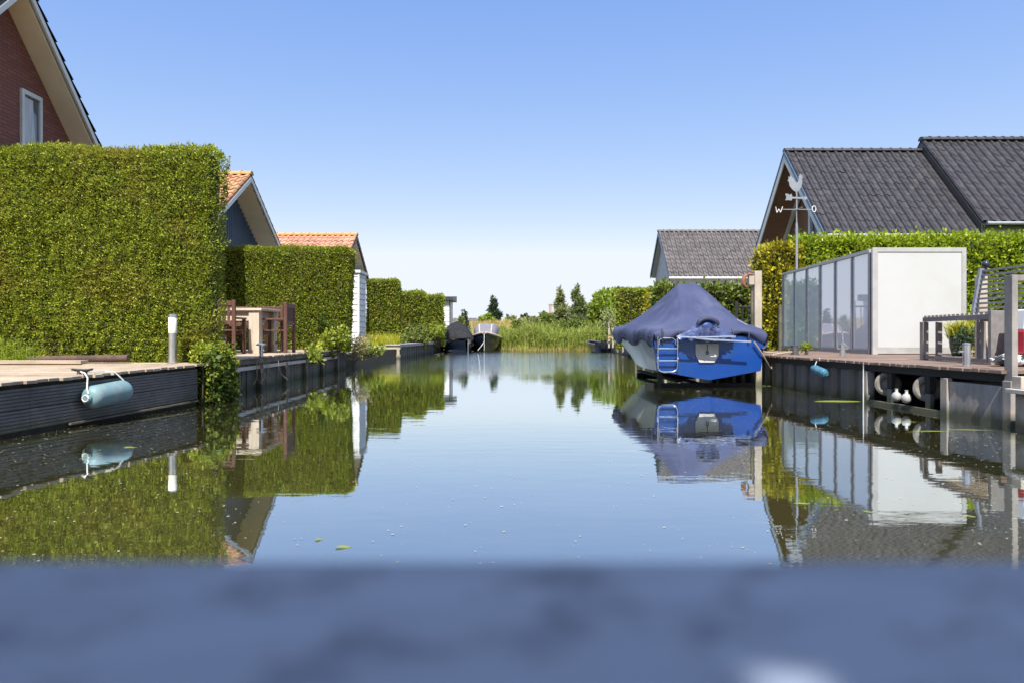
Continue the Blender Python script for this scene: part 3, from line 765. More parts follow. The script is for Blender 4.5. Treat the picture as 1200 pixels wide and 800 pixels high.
# --- deck 2
E2 = -4.75
d2 = thing('quay_deck', (-6, 15.5, .3), 'second left deck on dark vertical quay boards carrying the garden table', 'deck')
mb = MB(); rng = np.random.default_rng(12); y = 10.95
while y < 20.2:
    z = .605 + rng.normal(0, .002); x1 = E2 + .05 + rng.normal(0, .01)
    mb.box(-9.5, x1, y, y + .142, z - .03, z); y += .15
mb.build('planking', m_deck_l, d2)
mb = MB(); mb.box(E2 - .05, E2 + .02, 10.95, 20.2, .48, .572); mb.build('rim_beam', m_rim, d2)
mb = MB(); y = 10.95
while y < 20.2:
    dx = rng.normal(0, .008); mb.box(E2 - .06, E2 - .02 + dx, y, y + .19, -.6, .477); y += .205
mb.build('quay_boards', m_quay, d2)
for i, y in enumerate((11.6, 13.1, 14.6, 16.1, 17.6, 19.1)):
    mb = MB(); mb.box(E2 - .012, E2 + .07, y, y + .11, -.6, .44); mb.build('quay_post', m_quay, d2, bevel=.006)
mb = MB(); mb.box(-6.5, -4.79, 20.22, 20.3, -.6, .57); mb.build('end_wall', m_quay, d2)

# --- garden furniture
zt = .605
m_tablewood = M('bleached_table_wood', (.56, .47, .37), (.46, .38, .29), 5, .7, stretch=(5, 5, 1), bump=.002, dirt=(.34, .27, .2))
m_chair = M('brown_teak', (.125, .056, .038), (.085, .04, .03), 6, .55, stretch=(5, 5, 1), bump=.002)
T = thing('garden_table', (-6.2, 15.8, zt), 'heavy bleached wood garden table with thick square legs on the second left deck', 'table')
mb = MB()
for i in range(8): mb.box(-7.05, -5.42, 15.18 + i*.165, 15.18 + i*.165 + .155, zt + .945, zt + 1.0)
mb.build('tabletop', m_tablewood, T, bevel=.005)
for x, y in ((-5.72, 15.22), (-6.98, 15.22), (-5.72, 16.2), (-6.98, 16.2)):
    mb = MB(); mb.box(x, x + .23, y, y + .23, zt, zt + .943); mb.build('leg', m_tablewood, T, bevel=.006)
mb = MB(); mb.box(-6.75, -5.73, 15.27, 15.33, zt + .72, zt + .93); mb.box(-6.75, -5.73, 16.3, 16.36, zt + .72, zt + .93); mb.box(-5.64, -5.58, 15.46, 16.19, zt + .72, zt + .93); mb.build('apron', m_tablewood, T)
def chair(label):   # back at +y side local, faces -y; built at origin
    t = thing('garden_chair', (0, 0, 0), label, 'chair', 'brown chairs round the garden table')
    W, D, H, S = .30, .28, 1.12, .52
    for sx in (-1, 1):
        mb = MB(); mb.box(sx*W - .035, sx*W + .035, D - .035, D + .035, 0, H + .02); mb.build('leg', m_chair, t, bevel=.008)
        mb = MB(); mb.box(sx*W - .035, sx*W + .035, -D - .035, -D + .035, 0, S + .22); mb.build('leg', m_chair, t, bevel=.006)
        mb = MB(); mb.box(sx*W - .04, sx*W + .04, -D - .06, D - .037, S + .222, S + .26); mb.build('armrest', m_chair, t, bevel=.006)
    mb = MB()
    for i in range(5): mb.box(-W + .037, W - .037, -D - .03 + i*.118, -D + .075 + i*.118, S - .03, S)
    mb.box(-W + .037, W - .037, -D - .02, -D + .02, S - .12, S - .033); mb.build('seat', m_chair, t, bevel=.004)
    for a, b in ((H - .1, H), (S + .1, S + .19)):
        mb = MB(); mb.box(-W + .037, W - .037, D - .025, D + .025, a, b); mb.build('back_rail', m_chair, t, bevel=.005)
    mb = MB()
    for i in range(5): mb.box(-.215 + i*.095, -.165 + i*.095, D - .012, D + .012, S + .192, H - .102)
    mb.build('back_slats', m_chair, t)
    mb = MB(); mb.box(-W + .037, W - .037, -.02, .02, .2, .25); mb.build('stretcher', m_chair, t)
    return t
c0 = chair('brown slatted chair with its back to the viewer left of the thick table leg')
c0.location = (-6.03, 14.7, zt); c0.rotation_euler = (0, 0, R(180))
dup(c0, (-5.25, 15.75, zt), R(-90), 'brown slatted chair at the right end of the garden table')
dup(c0, (-5.95, 17.0, zt), R(0), 'brown slatted chair on the far side of the garden table beside the hedge')
dup(c0, (-6.75, 17.05, zt), R(0), 'brown slatted chair on the far side of the garden table behind the chair at left')
bx, by = -4.66, 13.1
b2 = thing('mooring_post', (bx - .02, by, zt), 'small mushroom shaped steel bollard on the second left deck before the table', 'bollard')
bx -= .02
mb = MB(); mb.lathe([(.05, 0), (.05, .012), (.035, .016), (.035, .2)], (bx, by, zt), 18); mb.build('post', m_steel, b2, smooth=True)
mb = MB(); mb.lathe([(.036, .202), (.095, .205), (.095, .225), (.06, .245), (.01, .252)], (bx, by, zt), 18); mb.build('cap', m_steel, b2, smooth=True)

# bank shrubs
shrub('leafy green bush overhanging the water at the end of the second deck', -4.70, 18.6, .42, .45, .55, .85, 750, .11, .06, [L_bush, m_bark], 61, drop=.35)
shrub('dry pinkish twiggy bush hanging to the water before the white bay', -4.55, 20.6, .25, .6, .6, .85, 1300, .07, .025, [L_dry, m_twig], 62, drop=.3)
shrub('low green and red bush at the water below the white boarded bay', -4.62, 23.2, .3, .5, .55, .75, 650, .11, .06, [L_bush, m_bark], 63, drop=.25)
shrub('dark green climber at the lower corner of the second hedge', -4.95, 19.25, .6, .35, .3, 1.0, 600, .09, .05, [L_ivy, m_bark], 64)
shrub('small sprig of green leaves hanging over the second deck edge', -4.66, 16.7, .35, .22, .5, .5, 260, .1, .06, [L_bush, m_bark], 66, drop=.2)
tw = thing('dry_creeper', (-4.66, 13.2, .3), 'dry pale creeper twigs hanging down the second deck face', 'creeper')
rng = np.random.default_rng(67)
for i in range(12):
    p = Vector((-4.64 + rng.normal(0, .03), 13.1 + rng.normal(0, .25), .6)); pts = [p]
    for k in range(5): p = p + Vector((rng.normal(.02, .025), rng.normal(0, .07), -.10)); p.z = max(p.z, .015); pts.append(p)
    mb = MB(); mb.tube(pts, .005, 4); mb.build('twig', m_twig, tw)

# --- brick house
def brick_wall(root, xw, xe, wn, wf, ya, zt_, sn, sf, zb):
    mb = MB(); mb.prism([(wn, zb), (wn, zt_ - sn*(ya - wn)), (ya, zt_), (wf, zt_ - sf*(wf - ya)), (wf, zb)], 'x', xw, xe)
    wall = mb.build('wall', m_brick, root)
    y0, y1, z0, z1 = 11.84, 12.36, 3.85, 5.29; x = xw
    mb = MB(); f = .06
    for a, b, c, d in ((y0, y0+f, z0, z1), (y1-f, y1, z0, z1), (y0+f, y1-f, z1-f*1.3, z1), (y0+f, y1-f, z0, z0+f)): mb.box(x - .02, x + .05, a, b, c, d)
    wn_ = mb.build('window', m_white, root, bevel=.004)
    mb = MB(); mb.box(x + .004, x + .012, y0+f, y1-f, z0+f, z1-f*1.3); mb.build('pane', m_glassdark, wn_)
    mb = MB(); mb.box(x - .02, x + .07, y0 - .05, y1 + .05, z0 - .05, z0 - .002); mb.build('sill', m_conc, wn_)
    mb = MB(); mb.prism([(y0+f, z0+f), (y1-f-.05, z0+f), (y0+f+.25, z1-.12), (y0+f, z1-.12)], 'x', x + .0125, x + .016); mb.build('curtain', m_curtain, wn_)
house('brick_house', 'brown brick house with cream eaves and black tiles behind the tallest hedge', -8.0, -18, 11.4, 6.93, 1.077, 1.077, 3.4, 4.4, .42, .42,
      dict(tile=m_tile_dk, soffit=m_cream, barge=m_white, wall=m_brick), .3, .34, 'flat', .045, 71, t=.12, barge=.12, verge=.1, wall_mb=brick_wall, step=.05)
# --- orange roofed navy house
def navy_wall(root, xw, xe, wn, wf, ya, zt_, sn, sf, zb):
    mb = MB(); mb.prism([(wn, zb), (wn, zt_ - sn*(ya - wn)), (ya, zt_), (wf, zt_ - sf*(wf - ya)), (wf, zb)], 'x', xw - .04, xe)
    y = wn
    while y < wf - .1:
        zz = zt_ - sn*max(ya - y, y + .14 - ya, 0) - .02; mb.box(xw - .038, xw + .012, y + .006, y + .134, zb, zz); y += .16
    mb.build('wall', m_navy_board, root)
house('orange_roof_house', 'navy boarded house with mossy orange pantile roof behind the second hedge', -7.5, -15.5, 20.1, 5.72, .655, .655, 3.4, 3.5, .62, .42,
      dict(tile=m_tile_o, soffit=m_cream, barge=m_white, wall=m_navy_board, ridge=m_ridge_o), .24, .32, 'pan', .055, 72, t=.1, barge=.14, verge=.09, wall_mb=navy_wall)
# --- red roofed white house with lap boarded bay
def white_wall(root, xw, xe, wn, wf, ya, zt_, sn, sf, zb):
    mb = MB(); mb.prism([(wn, zb), (wn, zt_ - sn*(ya - wn)), (ya, zt_), (wf, zt_ - sf*(wf - ya)), (wf, zb)], 'x', xw, xe); mb.build('wall', m_white_board, root)
    x0, x1, y0, y1, z0, z1 = -6.6, -5.2, 24.3, 25.5, .3, 3.22
    mb = MB(); z = z0; h = .2
    mb.box(x0, x1 - .03, y0 + .03, y1, z0, z1)
    while z < z1 - .02:
        t_ = min(z + h, z1)
        mb.prism([(y0 + .028, z), (y0 - .004, z), (y0 + .02, t_ - .004), (y0 + .028, t_ - .004)], 'x', x0, x1 - .032)
        mb.prism([(x1 - .028, z), (x1 + .004, z), (x1 - .02, t_ - .004), (x1 - .028, t_ - .004)], 'y', y0 + .032, y1)
        z += h
    mb.box(x1 - .05, x1 + .012, y0 - .012, y0 + .05, z0, z1)
    b = mb.build('boarded_bay', m_white_board, root)
    mb = MB(); mb.box(x0, x1 + .06, y0 - .06, y1 + .05, z1 + .003, z1 + .1); mb.build('cornice', m_white, b)
    mb = MB(); mb.box(-6.78, -6.52, 30.9, 31.2, 4.0, 4.72); mb.build('flue', m_zinc, root, bevel=.01)
house('red_roof_house', 'white house with red pantile roof and narrow boarded bay at the water', -6.4, -13, 29.4, 5.3, .64, .64, 2.5, 2.5, .5, .42,
      dict(tile=m_tile_o2, soffit=m_cream, barge=m_tile_dk, wall=m_white_board, ridge=m_ridge_o), .24, .32, 'pan', .05, 73, t=.1, barge=.12, verge=.08, wall_mb=white_wall)
# --- quay 3
q3 = thing('low_quay', (-4.9, 34, 0), 'low pale timber and grey concrete quay before the farther left hedges', 'quay')
mb = MB(); mb.box(-6.2, -4.55, 29.6, 29.75, .40, .56); mb.box(-6.2, -4.55, 29.62, 29.75, .02, .17); mb.build('front_beam', m_palewood, q3)
mb = MB(); mb.box(-6.1, -4.6, 29.66, 29.76, -.5, .42); mb.build('front_boards', m_quay, q3)
for x in (-5.6, -4.7): mb = MB(); mb.box(x, x + .12, 29.58, 29.66, -.4, .42); mb.build('post', m_palewood, q3)
mb = MB(); mb.add([(-4.55, 29.6, .5), (-4.1, 40, .5), (-4.8, 40, .5), (-5.2, 29.6, .5), (-4.55, 29.6, .62), (-4.1, 40, .62), (-4.8, 40, .62), (-5.2, 29.6, .62)], [(0,3,2,1),(4,5,6,7),(0,1,5,4),(1,2,6,5),(2,3,7,6),(3,0,4,7)]); mb.build('coping', M('grey_coping', (.36, .35, .34), (.28, .275, .27), 3, .8), q3)
mb = MB(); y = 29.62
while y < 40:
    x = -4.55 + (y - 29.6)*.0433; mb.box(x - .14, x - .06, y, y + .42, -.5, .497); y += .5
mb.build('piles', m_quay, q3)
rng = np.random.default_rng(81); n = 900
P = np.stack([rng.uniform(-6.2, -4.75, n), rng.uniform(29.8, 31.0, n), np.full(n, .45)], 1)
V, Q = blades(P, rng.uniform(.2, .75, n), .03, .3, rng)
o = mesh_np('grass_tuft', V, Q, np.zeros(len(Q)), [L_yelgrass]); setp(o, 'tall yellow green grass at the foot of the third hedge', 'grass')
shrub('overgrown shrub with brown leaves at the foot of the brownish hedge', -4.6, 35.5, .45, .7, .8, 1.3, 700, .16, .06, [L_bank, m_bark], 82)
shrub('pale drooping willow-like plant hanging over the quay beside the black covered boat', -3.85, 39.6, .35, .5, .8, 1.5, 800, .26, .04, [L_bush, m_bark], 83, up=-.7)
# --- small white shed
sh = thing('white_shed', (-4.1, 46, .4), 'small white boarded shed with flat dark roof beside the farthest left hedge', 'shed')
mb = MB(); z = .4
mb.box(-5.5, -3.68, 45.03, 48, .4, 3.3)
while z < 3.28: mb.prism([(45.025, z), (44.98, z), (45.01, z + .245), (45.025, z + .245)], 'x', -5.5, -3.69); z += .25
mb.build('wall', m_white_board, sh)
mb = MB(); mb.prism([(44.7, 3.31), (48.3, 3.31), (48.3, 3.75), (44.7, 3.5)], 'x', -5.7, -3.42); mb.build('roof', m_tile_dk, sh)
mb = MB(); mb.tube([(-3.64, 44.95, .5), (-3.64, 44.95, 3.3)], .035, 8); mb.build('downpipe', m_quay, sh)
# ------------------------------------------------------------------ RIGHT BANK
def edge2(y): return 5.53 + .0563 * (8.47 - y)
ZR = .61
rd = thing('quay_deck', (7, 12, .3), 'red brown plank deck on dark steel piling along the right bank', 'deck')
mb = MB(); rng = np.random.default_rng(13); y = 7.58
while y < 17.2:
    z = ZR + rng.normal(0, .002); x0 = edge2(y) - .04 + rng.normal(0, .01)
    mb.box(x0, 12.5, y, y + .118, z - .035, z); y += .128
mb.build('planking', m_deck_r, rd)
def along(mb, ya, yb, o0, o1, z0, z1):
    A = [(edge2(ya) + o, ya) for o in (o0, o1)]; B = [(edge2(yb) + o, yb) for o in (o0, o1)]
    mb.add([(*A[0], z0), (*A[1], z0), (*B[1], z0), (*B[0], z0), (*A[0], z1), (*A[1], z1), (*B[1], z1), (*B[0], z1)],
           [(0,3,2,1),(4,5,6,7),(0,1,5,4),(1,2,6,5),(2,3,7,6),(3,0,4,7)])
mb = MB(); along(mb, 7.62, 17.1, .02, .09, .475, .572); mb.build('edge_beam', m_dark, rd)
mb = MB(); ys_ = []; y = 10.34; k = 0
while y < 17.05: ys_.append((y, .045 if (k // 2) % 2 == 0 else .125)); y += .2 if k % 2 == 0 else .05; k += 1
vs = [(edge2(a) + o, a, -.7) for a, o in ys_] + [(edge2(a) + o, a, .47) for a, o in ys_]; q = len(ys_)
mb.add(vs, [(i, i+1, q+i+1, q+i) for i in range(q-1)]); mb.build('sheet_piling', m_piling, rd, recalc=False)
mb = MB(); along(mb, 7.62, 8.52, .0, 1.2, -.7, .43); mb.build('concrete_wall', m_conc, rd, bevel=.01)
for a_ in ((8.50, 8.62, -.03, .04, -.7, .47), (10.22, 10.34, -.02, .1, -.7, .47), (7.5, 7.62, -.03, .06, -.7, .5)):
    mb = MB(); along(mb, *a_); mb.build('quay_post', m_conc, rd, bevel=.006)
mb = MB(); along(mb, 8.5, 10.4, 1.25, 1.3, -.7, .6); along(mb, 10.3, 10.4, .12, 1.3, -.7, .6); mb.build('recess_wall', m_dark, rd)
mb = MB(); along(mb, 8.62, 10.22, -.02, .05, -.02, .05); mb.build('recess_sill', m_conc, rd, bevel=.005)
mb = MB(); mb.box(5.2, 5.3, 17.2, 17.3, -.6, .57); mb.box(5.3, 12, 17.2, 17.3, -.6, .57); mb.build('end_wall', m_piling, rd)
for yy, dx in ((9.66, -.03), (8.86, -.02)):
    mb = MB(); along(mb, yy, yy + .1, dx + .03, dx + .08, .0, .24); mb.build('fender_stub', m_piling, rd)
# wheels, balls
m_tyre = M('dusty_grey_rubber', (.23, .21, .18), (.16, .145, .125), 12, .85, bump=.004, bscale=80)
m_hub = M('dark_hub', (.05, .048, .045), (.03, .03, .03), 8, .7)
def wheel(x, y, z, label):
    t = thing('rubber_wheel', (x, y, z), label, 'wheel', 'rubber wheels in the quay recess')
    rot = Vector((-.55, -1, .1)).to_track_quat('Z', 'Y').to_matrix()
    mb = MB(); mb.lathe([(.095, -.05), (.14, -.062), (.168, -.045), (.175, 0), (.168, .045), (.14, .062), (.095, .05), (.09, 0), (.095, -.05)], (x, y, z), 28, rot); mb.build('tyre', m_tyre, t, smooth=True)
    mb = MB(); mb.lathe([(.02, .03), (.088, .02), (.089, -.02), (.02, -.03)], (x, y, z), 20, rot); mb.build('rim', m_tyre, t, smooth=True)
    mb = MB(); mb.tube([(x, y, z), (x + .5, y + .15, z)], .018, 8); mb.build('axle', m_hub, t)
wheel(5.55, 9.9, .30, 'farther grey rubber wheel in the dark quay recess beside the sheet piling')
wheel(5.60, 9.05, .30, 'nearer grey rubber wheel in the dark quay recess right of the white ball buoys')
for xx, yy, dz in ((5.50, 9.74, .1), (5.55, 8.9, .1)):
    o_ = None
for a_ in ((9.70, 9.80), (8.90, 9.0)):
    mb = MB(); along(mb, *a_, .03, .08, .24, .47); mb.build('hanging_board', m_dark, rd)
m_ball = M('white_buoy_plastic', (.34, .34, .34), (.28, .28, .27), 5, .45, dirt=(.4, .38, .33), dscale=6)
for (x, y, z, lb) in ((5.40, 9.42, .16, 'white ball buoy nearer to the sheet piling in the quay recess'), (5.42, 9.22, .155, 'white ball buoy nearer to the concrete wall in the quay recess')):
    t = thing('ball_buoy', (x, y, z), lb, 'buoy', 'white ball buoys')
    mb = MB(); mb.sphere((x, y, z), (.064, .064, .068), 20); mb.build('ball', m_ball, t, smooth=True)
    mb = MB(); mb.lathe([(.02, -.0), (.018, .03), (.024, .045)], (x, y, z + .064), 10); mb.build('rope', m_rope, t)
# blue fender under the deck
m_bluef = M('blue_fender_rubber', (.04, .16, .23), (.035, .13, .2), 3, .45, dirt=(.16, .22, .22), dscale=5)
fender('boat_fender', 'short blue cylinder fender hung on the dark piling below the right deck', (5.27, 11.66, .44), (5.29, 11.28, .375), .072, (m_bluef, m_rope),
       rope=[[(5.28, 11.64, .49), (5.31, 11.64, .56), (5.37, 11.64, .615)]])
# hose and post lines down piling
mb = MB(); mb.tube([(edge2(10.28) - .03, 10.28, .6), (edge2(10.28) - .035, 10.28, .3), (edge2(10.28) - .035, 10.28, .0)], .009, 6)
setp(mb.build('hanging_rope', m_rope), 'thin pale rope hanging straight down the quay post below the white panel', 'rope')
# bollards
def bollard(x, y, h, r, label, top=.0, light=False, mat=None):
    t = thing('steel_bollard', (x, y, ZR), label, 'bollard', 'steel bollards on the right deck')
    mat = mat or m_steel
    mb = MB(); mb.lathe([(r*1.5, 0), (r*1.5, .012), (r, .016), (r, h)], (x, y, ZR), 22); mb.build('post', mat, t, smooth=True)
    mb = MB(); mb.lathe([(r*.9, h + .001), (r*1.05, h + .004), (r*1.05, h + .02), (r*.2, h + .03)], (x, y, ZR), 22); mb.build('cap', mat, t, smooth=True)
    mb = MB(); mb.beam((x - r*2.1, y, ZR + h*.7), (x + r*2.1, y, ZR + h*.7), .02, .02); mb.build('cross_pin', mat, t)
    return t
bollard(5.86, 8.67, .27, .046, 'tallest steel bollard on the right deck in front of the slatted table')
bollard(6.42, 13.0, .20, .05, 'small steel bollard on the right deck before the glass screen')
bollard(5.92, 13.95, .17, .07, 'dark squat bollard with mooring rope at the far end of the right deck', mat=M('dull_dark_steel', (.16, .16, .17), (.1, .1, .11), 6, .45, metal=.7))
shrub('small green weed beside the dark squat bollard', 6.12, 13.9, ZR, .12, .1, .2, 60, .09, .05, [L_bush, m_bark], 91, lumps=3)
shrub('low green weeds at the far corner of the right deck', 5.55, 15.2, ZR, .3, .3, .25, 160, .1, .06, [L_bush, m_bark], 92, lumps=5)

# --- glass screen
gx0, gy0, gx1, gy1 = 7.62, 14.2, 8.03, 19.7; GZ = ZR + 2.18
m_frame = M('grey_aluminium_frame', (.30, .30, .32), (.25, .25, .27), 5, .42, metal=.5)
m_frame_l = M('light_aluminium_frame', (.45, .44, .43), (.38, .37, .36), 5, .45, metal=.3)
m_panel = M('white_screen_panel', (.44, .445, .445), (.42, .425, .42), 1.6, .5, dirt=(.405, .40, .38), dscale=1.1)
m_pane, ntp, outp = new_mat('reflecting_screen_glass')
_b = N(ntp, 'ShaderNodeBsdfPrincipled', Roughness=.02); _b.inputs['Base Color'].default_value = (.82, .85, .84, 1); _b.inputs['Coat Weight'].default_value = 1.0
_b.inputs['Specular IOR Level'].default_value = .9; _b.inputs['IOR'].default_value = 1.6; _b.inputs['Coat IOR'].default_value = 1.6; _b.inputs['Coat Roughness'].default_value = .01
ntp.links.new(_b.outputs[0], outp.inputs[0])
gs = thing('glass_screen', (8.2, 15.5, ZR), 'tall grey framed glass wind screen with a bright white end panel', 'screen')
ux, uy = gx1 - gx0, gy1 - gy0
def gpt(t): return (gx0 + ux*t, gy0 + uy*t)
mb = MB(); mb.beam((*gpt(.008), GZ - .03), (*gpt(1), GZ - .03), .07, .07); mb.build('top_rail', m_frame_l, gs, bevel=.004)
mb = MB(); mb.beam((*gpt(.008), ZR + .05), (*gpt(1), ZR + .05), .07, .1); mb.build('bottom_rail', m_frame, gs, bevel=.004)
for i in range(7):
    t = i/6 if i else .012
    mb = MB(); mb.beam((*gpt(t), ZR + .102), (*gpt(t), GZ - .067), .075 if i in (0, 3, 6) else .05, .06, up=(uy, -ux, 0)); mb.build('mullion', m_frame, gs)
for i in range(6):
    a = gpt(i/6 + .014); b = gpt((i+1)/6 - .006); rt = .0015*(i % 3 - 1)
    mb = MB(); mb.beam((a[0] + .008 + rt, a[1], (ZR + GZ)/2 + .018), (b[0] + .008 - rt, b[1], (ZR + GZ)/2 + .018), .012, GZ - ZR - .172); mb.build('pane', m_pane, gs)
mb = MB()
mb.box(gx0 - .03, gx0 + .08, gy0 - .1, gy0 - .04, ZR, GZ + .02); mb.box(9.44, 9.53, gy0 - .1, gy0 - .04, ZR, GZ + .02)
mb.box(gx0 + .081, 9.439, gy0 - .1, gy0 - .04, GZ - .07, GZ + .02); mb.build('panel_frame', m_frame_l, gs, bevel=.004)
mb = MB(); mb.box(gx0 + .082, 9.438, gy0 - .085, gy0 - .05, ZR + .145, GZ - .071); mb.build('white_panel', m_panel, gs)
mb = MB(); mb.box(gx0 + .082, 9.438, gy0 - .095, gy0 - .045, ZR + .02, ZR + .143); mb.build('base_panel', m_frame_l, gs)
mb = MB(); mb.box(9.54, 9.66, gy0 + .1, gy0 + .9, ZR, ZR + 1.72); mb.build('side_panel', m_frame_l, gs, bevel=.004)
mb = MB(); mb.box(7.93, 8.02, 19.75, 19.85, .5, ZR + 1.25)
setp(mb.build('wooden_post', m_rim, bevel=.005), 'brown wooden post at the far end of the glass screen', 'post')

# --- weather vane
vx, vy = 8.22, 19.25
wv = thing('weather_vane', (vx, vy, ZR), 'pale grey rooster weather vane on a tall pole with letters W and O', 'weather vane')
m_vane = M('pale_grey_metal', (.23, .25, .28), (.19, .21, .24), 5, .5)
def vp(px, py): return (vx + (px - 934.5)*vy/F, 1 - (py - 393)*vy/F)
mb = MB(); mb.tube([(vx, vy, .4), (vx, vy, vp(0, 262)[1])], .034, 12); mb.tube([(vx, vy, vp(0, 262)[1]), (vx, vy, vp(0, 224)[1])], .02, 10); mb.build('pole', m_vane, wv, smooth=True)
roost = [(929,222),(926,218),(925.2,213),(923.8,212.5),(925,210),(924.6,207),(926.4,208),(927.5,205),(928.8,208),(931,209.5),(932.5,213),(934.5,214.5),(936.2,213),(936.8,210),(936.6,207.5),(938,205.5),(938.6,203.8),(939.6,205.2),(941,205.6),(940.6,207.2),(942.2,208.8),(940.3,209.6),(941,212.5),(940.8,216),(939.6,220),(937,223.5),(935.2,225),(934.8,228),(933.6,228),(933.2,225),(931,224)]
mb = MB(); mb.prism([vp(*p) for p in roost], 'y', vy - .008, vy + .008); mb.build('rooster', m_vane, wv)
mb = MB(); mb.prism([vp(*p) for p in ((920.5,227.5),(923.5,227.5),(926,229),(928,227.5),(929,231.2),(943.5,231.6),(942.5,229.6),(947,232.8),(942.5,236),(943.5,233.6),(929,233.2),(928,235.5),(923.5,235),(920.8,235.4),(922,231.5))], 'y', vy - .03, vy - .018); mb.build('arrow', m_vane, wv)
mb = MB(); zc_ = vp(0, 245.8)[1]
mb.tube([(vp(918, 0)[0], vy, zc_), (vp(952, 0)[0], vy, zc_)], .012, 8); mb.tube([(vx, vy - .35, zc_), (vx, vy + .35, zc_)], .012, 8); mb.sphere((vx, vy, zc_), .035, 10); mb.build('cross_arm', m_vane, wv)
mb = MB(); s_ = .026
wpts = [vp(909.8, 242.6), vp(911.2, 249.6), vp(913.6, 245), vp(915.4, 249.4), vp(918, 242.4)]
for a, b in zip(wpts[:-1], wpts[1:]): mb.beam((a[0], vy, a[1]), (b[0], vy, b[1]), .016, .022, up=(0, 1, 0))
mb.build('letter_w', m_white, wv)
mb = MB(); cx_, cz_ = vp(954.8, 245.2)
ring = [(cx_ + .052*math.cos(t), vy, cz_ + .085*math.sin(t)) for t in np.linspace(0, 2*math.pi, 17)]; mb.tube(ring, .012, 6); mb.build('letter_o', m_white, wv)

# --- right hedges
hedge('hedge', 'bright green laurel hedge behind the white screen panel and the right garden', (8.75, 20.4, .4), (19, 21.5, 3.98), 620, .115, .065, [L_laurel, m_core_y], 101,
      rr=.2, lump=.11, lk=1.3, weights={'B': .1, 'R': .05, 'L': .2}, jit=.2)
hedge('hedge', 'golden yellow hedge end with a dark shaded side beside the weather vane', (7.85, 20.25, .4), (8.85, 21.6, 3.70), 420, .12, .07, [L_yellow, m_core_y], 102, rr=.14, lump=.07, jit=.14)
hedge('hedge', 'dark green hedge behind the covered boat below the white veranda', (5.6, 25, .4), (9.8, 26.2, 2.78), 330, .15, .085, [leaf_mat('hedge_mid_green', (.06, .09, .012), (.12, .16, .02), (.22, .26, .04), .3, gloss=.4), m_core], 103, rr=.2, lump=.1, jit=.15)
hedge('hedge', 'square clipped olive hedge left of the boat cover before the round tree', (5.4, 32, .4), (7.9, 33, 3.14), 420, .12, .06, [L_con2, m_core], 104, rr=.06, lump=.02, jit=.05)
shrub('yellowish climber beside the white veranda corner above the boat cover', 6.05, 27.6, 1.2, .5, .4, 1.95, 700, .12, .06, [L_yellow, m_bark], 105)

# --- weather vane house (R1) and its taller neighbour
def truss_wall(root, xw, xe, wn, wf, ya, zt_, sn, sf, zb):
    mb = MB(); mb.prism([(wn, zb), (wn, zt_ - sn*(ya - wn)), (ya, zt_), (wf, zt_ - sf*(wf - ya)), (wf, zb)], 'x', xw + .1, xe); mb.build('wall', m_brownwood, root)
    mb = MB(); mb.prism([(wn + .1, 3.2), (wn + .1, zt_ - sn*(ya - wn) - .1), (ya - .1, zt_ - .35), (ya - .1, 3.2)], 'x', xw + .07, xw + .085); mb.build('glazing', M('bluish_gable_glass', (.20, .26, .34), (.26, .32, .4), 2, .15, coat=.5), root)
    for nm, p, q, wd in (('rafter', (ya, zt_ - .12), (wn, zt_ - .12 - sn*(ya - wn)), .17), ('rafter', (ya, zt_ - .12), (wf, zt_ - .12 - sf*(wf - ya)), .17),
                         ('king_post', (ya, zt_ - .25), (ya, 3.2), .16), ('brace', (ya - .1, 3.9), (ya - 1.25, 5.1), .13), ('brace', (ya + .1, 3.9), (ya + 1.25, 5.1), .13), ('tie_beam', (wn, 3.55), (wf, 3.55), .2)):
        mb = MB(); off = {'rafter': .0, 'king_post': -.03, 'brace': -.012, 'tie_beam': -.045}[nm]
        mb.beam((xw + off, p[0], p[1]), (xw + off, q[0], q[1]), .1, wd, up=(0, 0, 1) if nm != 'king_post' else (0, 1, 0)); mb.build(nm, m_white, root)
H1 = house('gabled_house', 'dark tiled house with white timber truss gable behind the weather vane', 10.3, 15.25, 25.1, 7.76, 1.1, 1.1, 3.2, 2.85, .95, .42,
      dict(tile=m_tile_d, soffit=m_brownwood, barge=m_white, wall=m_brownwood), .3, .345, 'flat', .065, 110, t=.1, barge=.34, verge=.1, wall_mb=truss_wall, step=.012)
mb = MB(); mb.prism([(25.1 - 3.2, 7.76 - 3.52 + .02), (25.1, 7.78), (25.1, 7.78 - .17), (25.1 - 3.2, 7.76 - 3.52 - .15)], 'x', 10.3 - .042, 10.3 - .06)
mb.prism([(25.1 + 2.85, 7.76 - 3.135 + .02), (25.1, 7.78), (25.1, 7.78 - .09), (25.1 + 2.85, 7.76 - 3.135 - .07)], 'x', 10.3 - .042, 10.3 - .06); mb.build('verge_trim', m_blue_edge, H1)
mb = MB(); mb.tube([(10.3, 21.83, 4.2), (15.3, 21.83, 4.2)], .055, 10); mb.build('gutter', m_zinc, H1, smooth=True)
def r2_wall(root, xw, xe, wn, wf, ya, zt_, sn, sf, zb):
    mb = MB(); mb.prism([(wn, zb), (wn, zt_ - sn*(ya - wn)), (ya, zt_), (wf, zt_ - sf*(wf - ya)), (wf, zb)], 'x', xw, xe); mb.build('wall', m_white, root)
    mb = MB(); mb.box(xw + .75, xw + 3.6, wn - .03, wn + .02, 3.2, 4.32); w_ = mb.build('window', m_zinc, root)
    mb = MB(); mb.box(xw + .83, xw + 3.52, wn - .037, wn - .032, 3.3, 4.22); mb.build('pane', m_glassdark, w_)
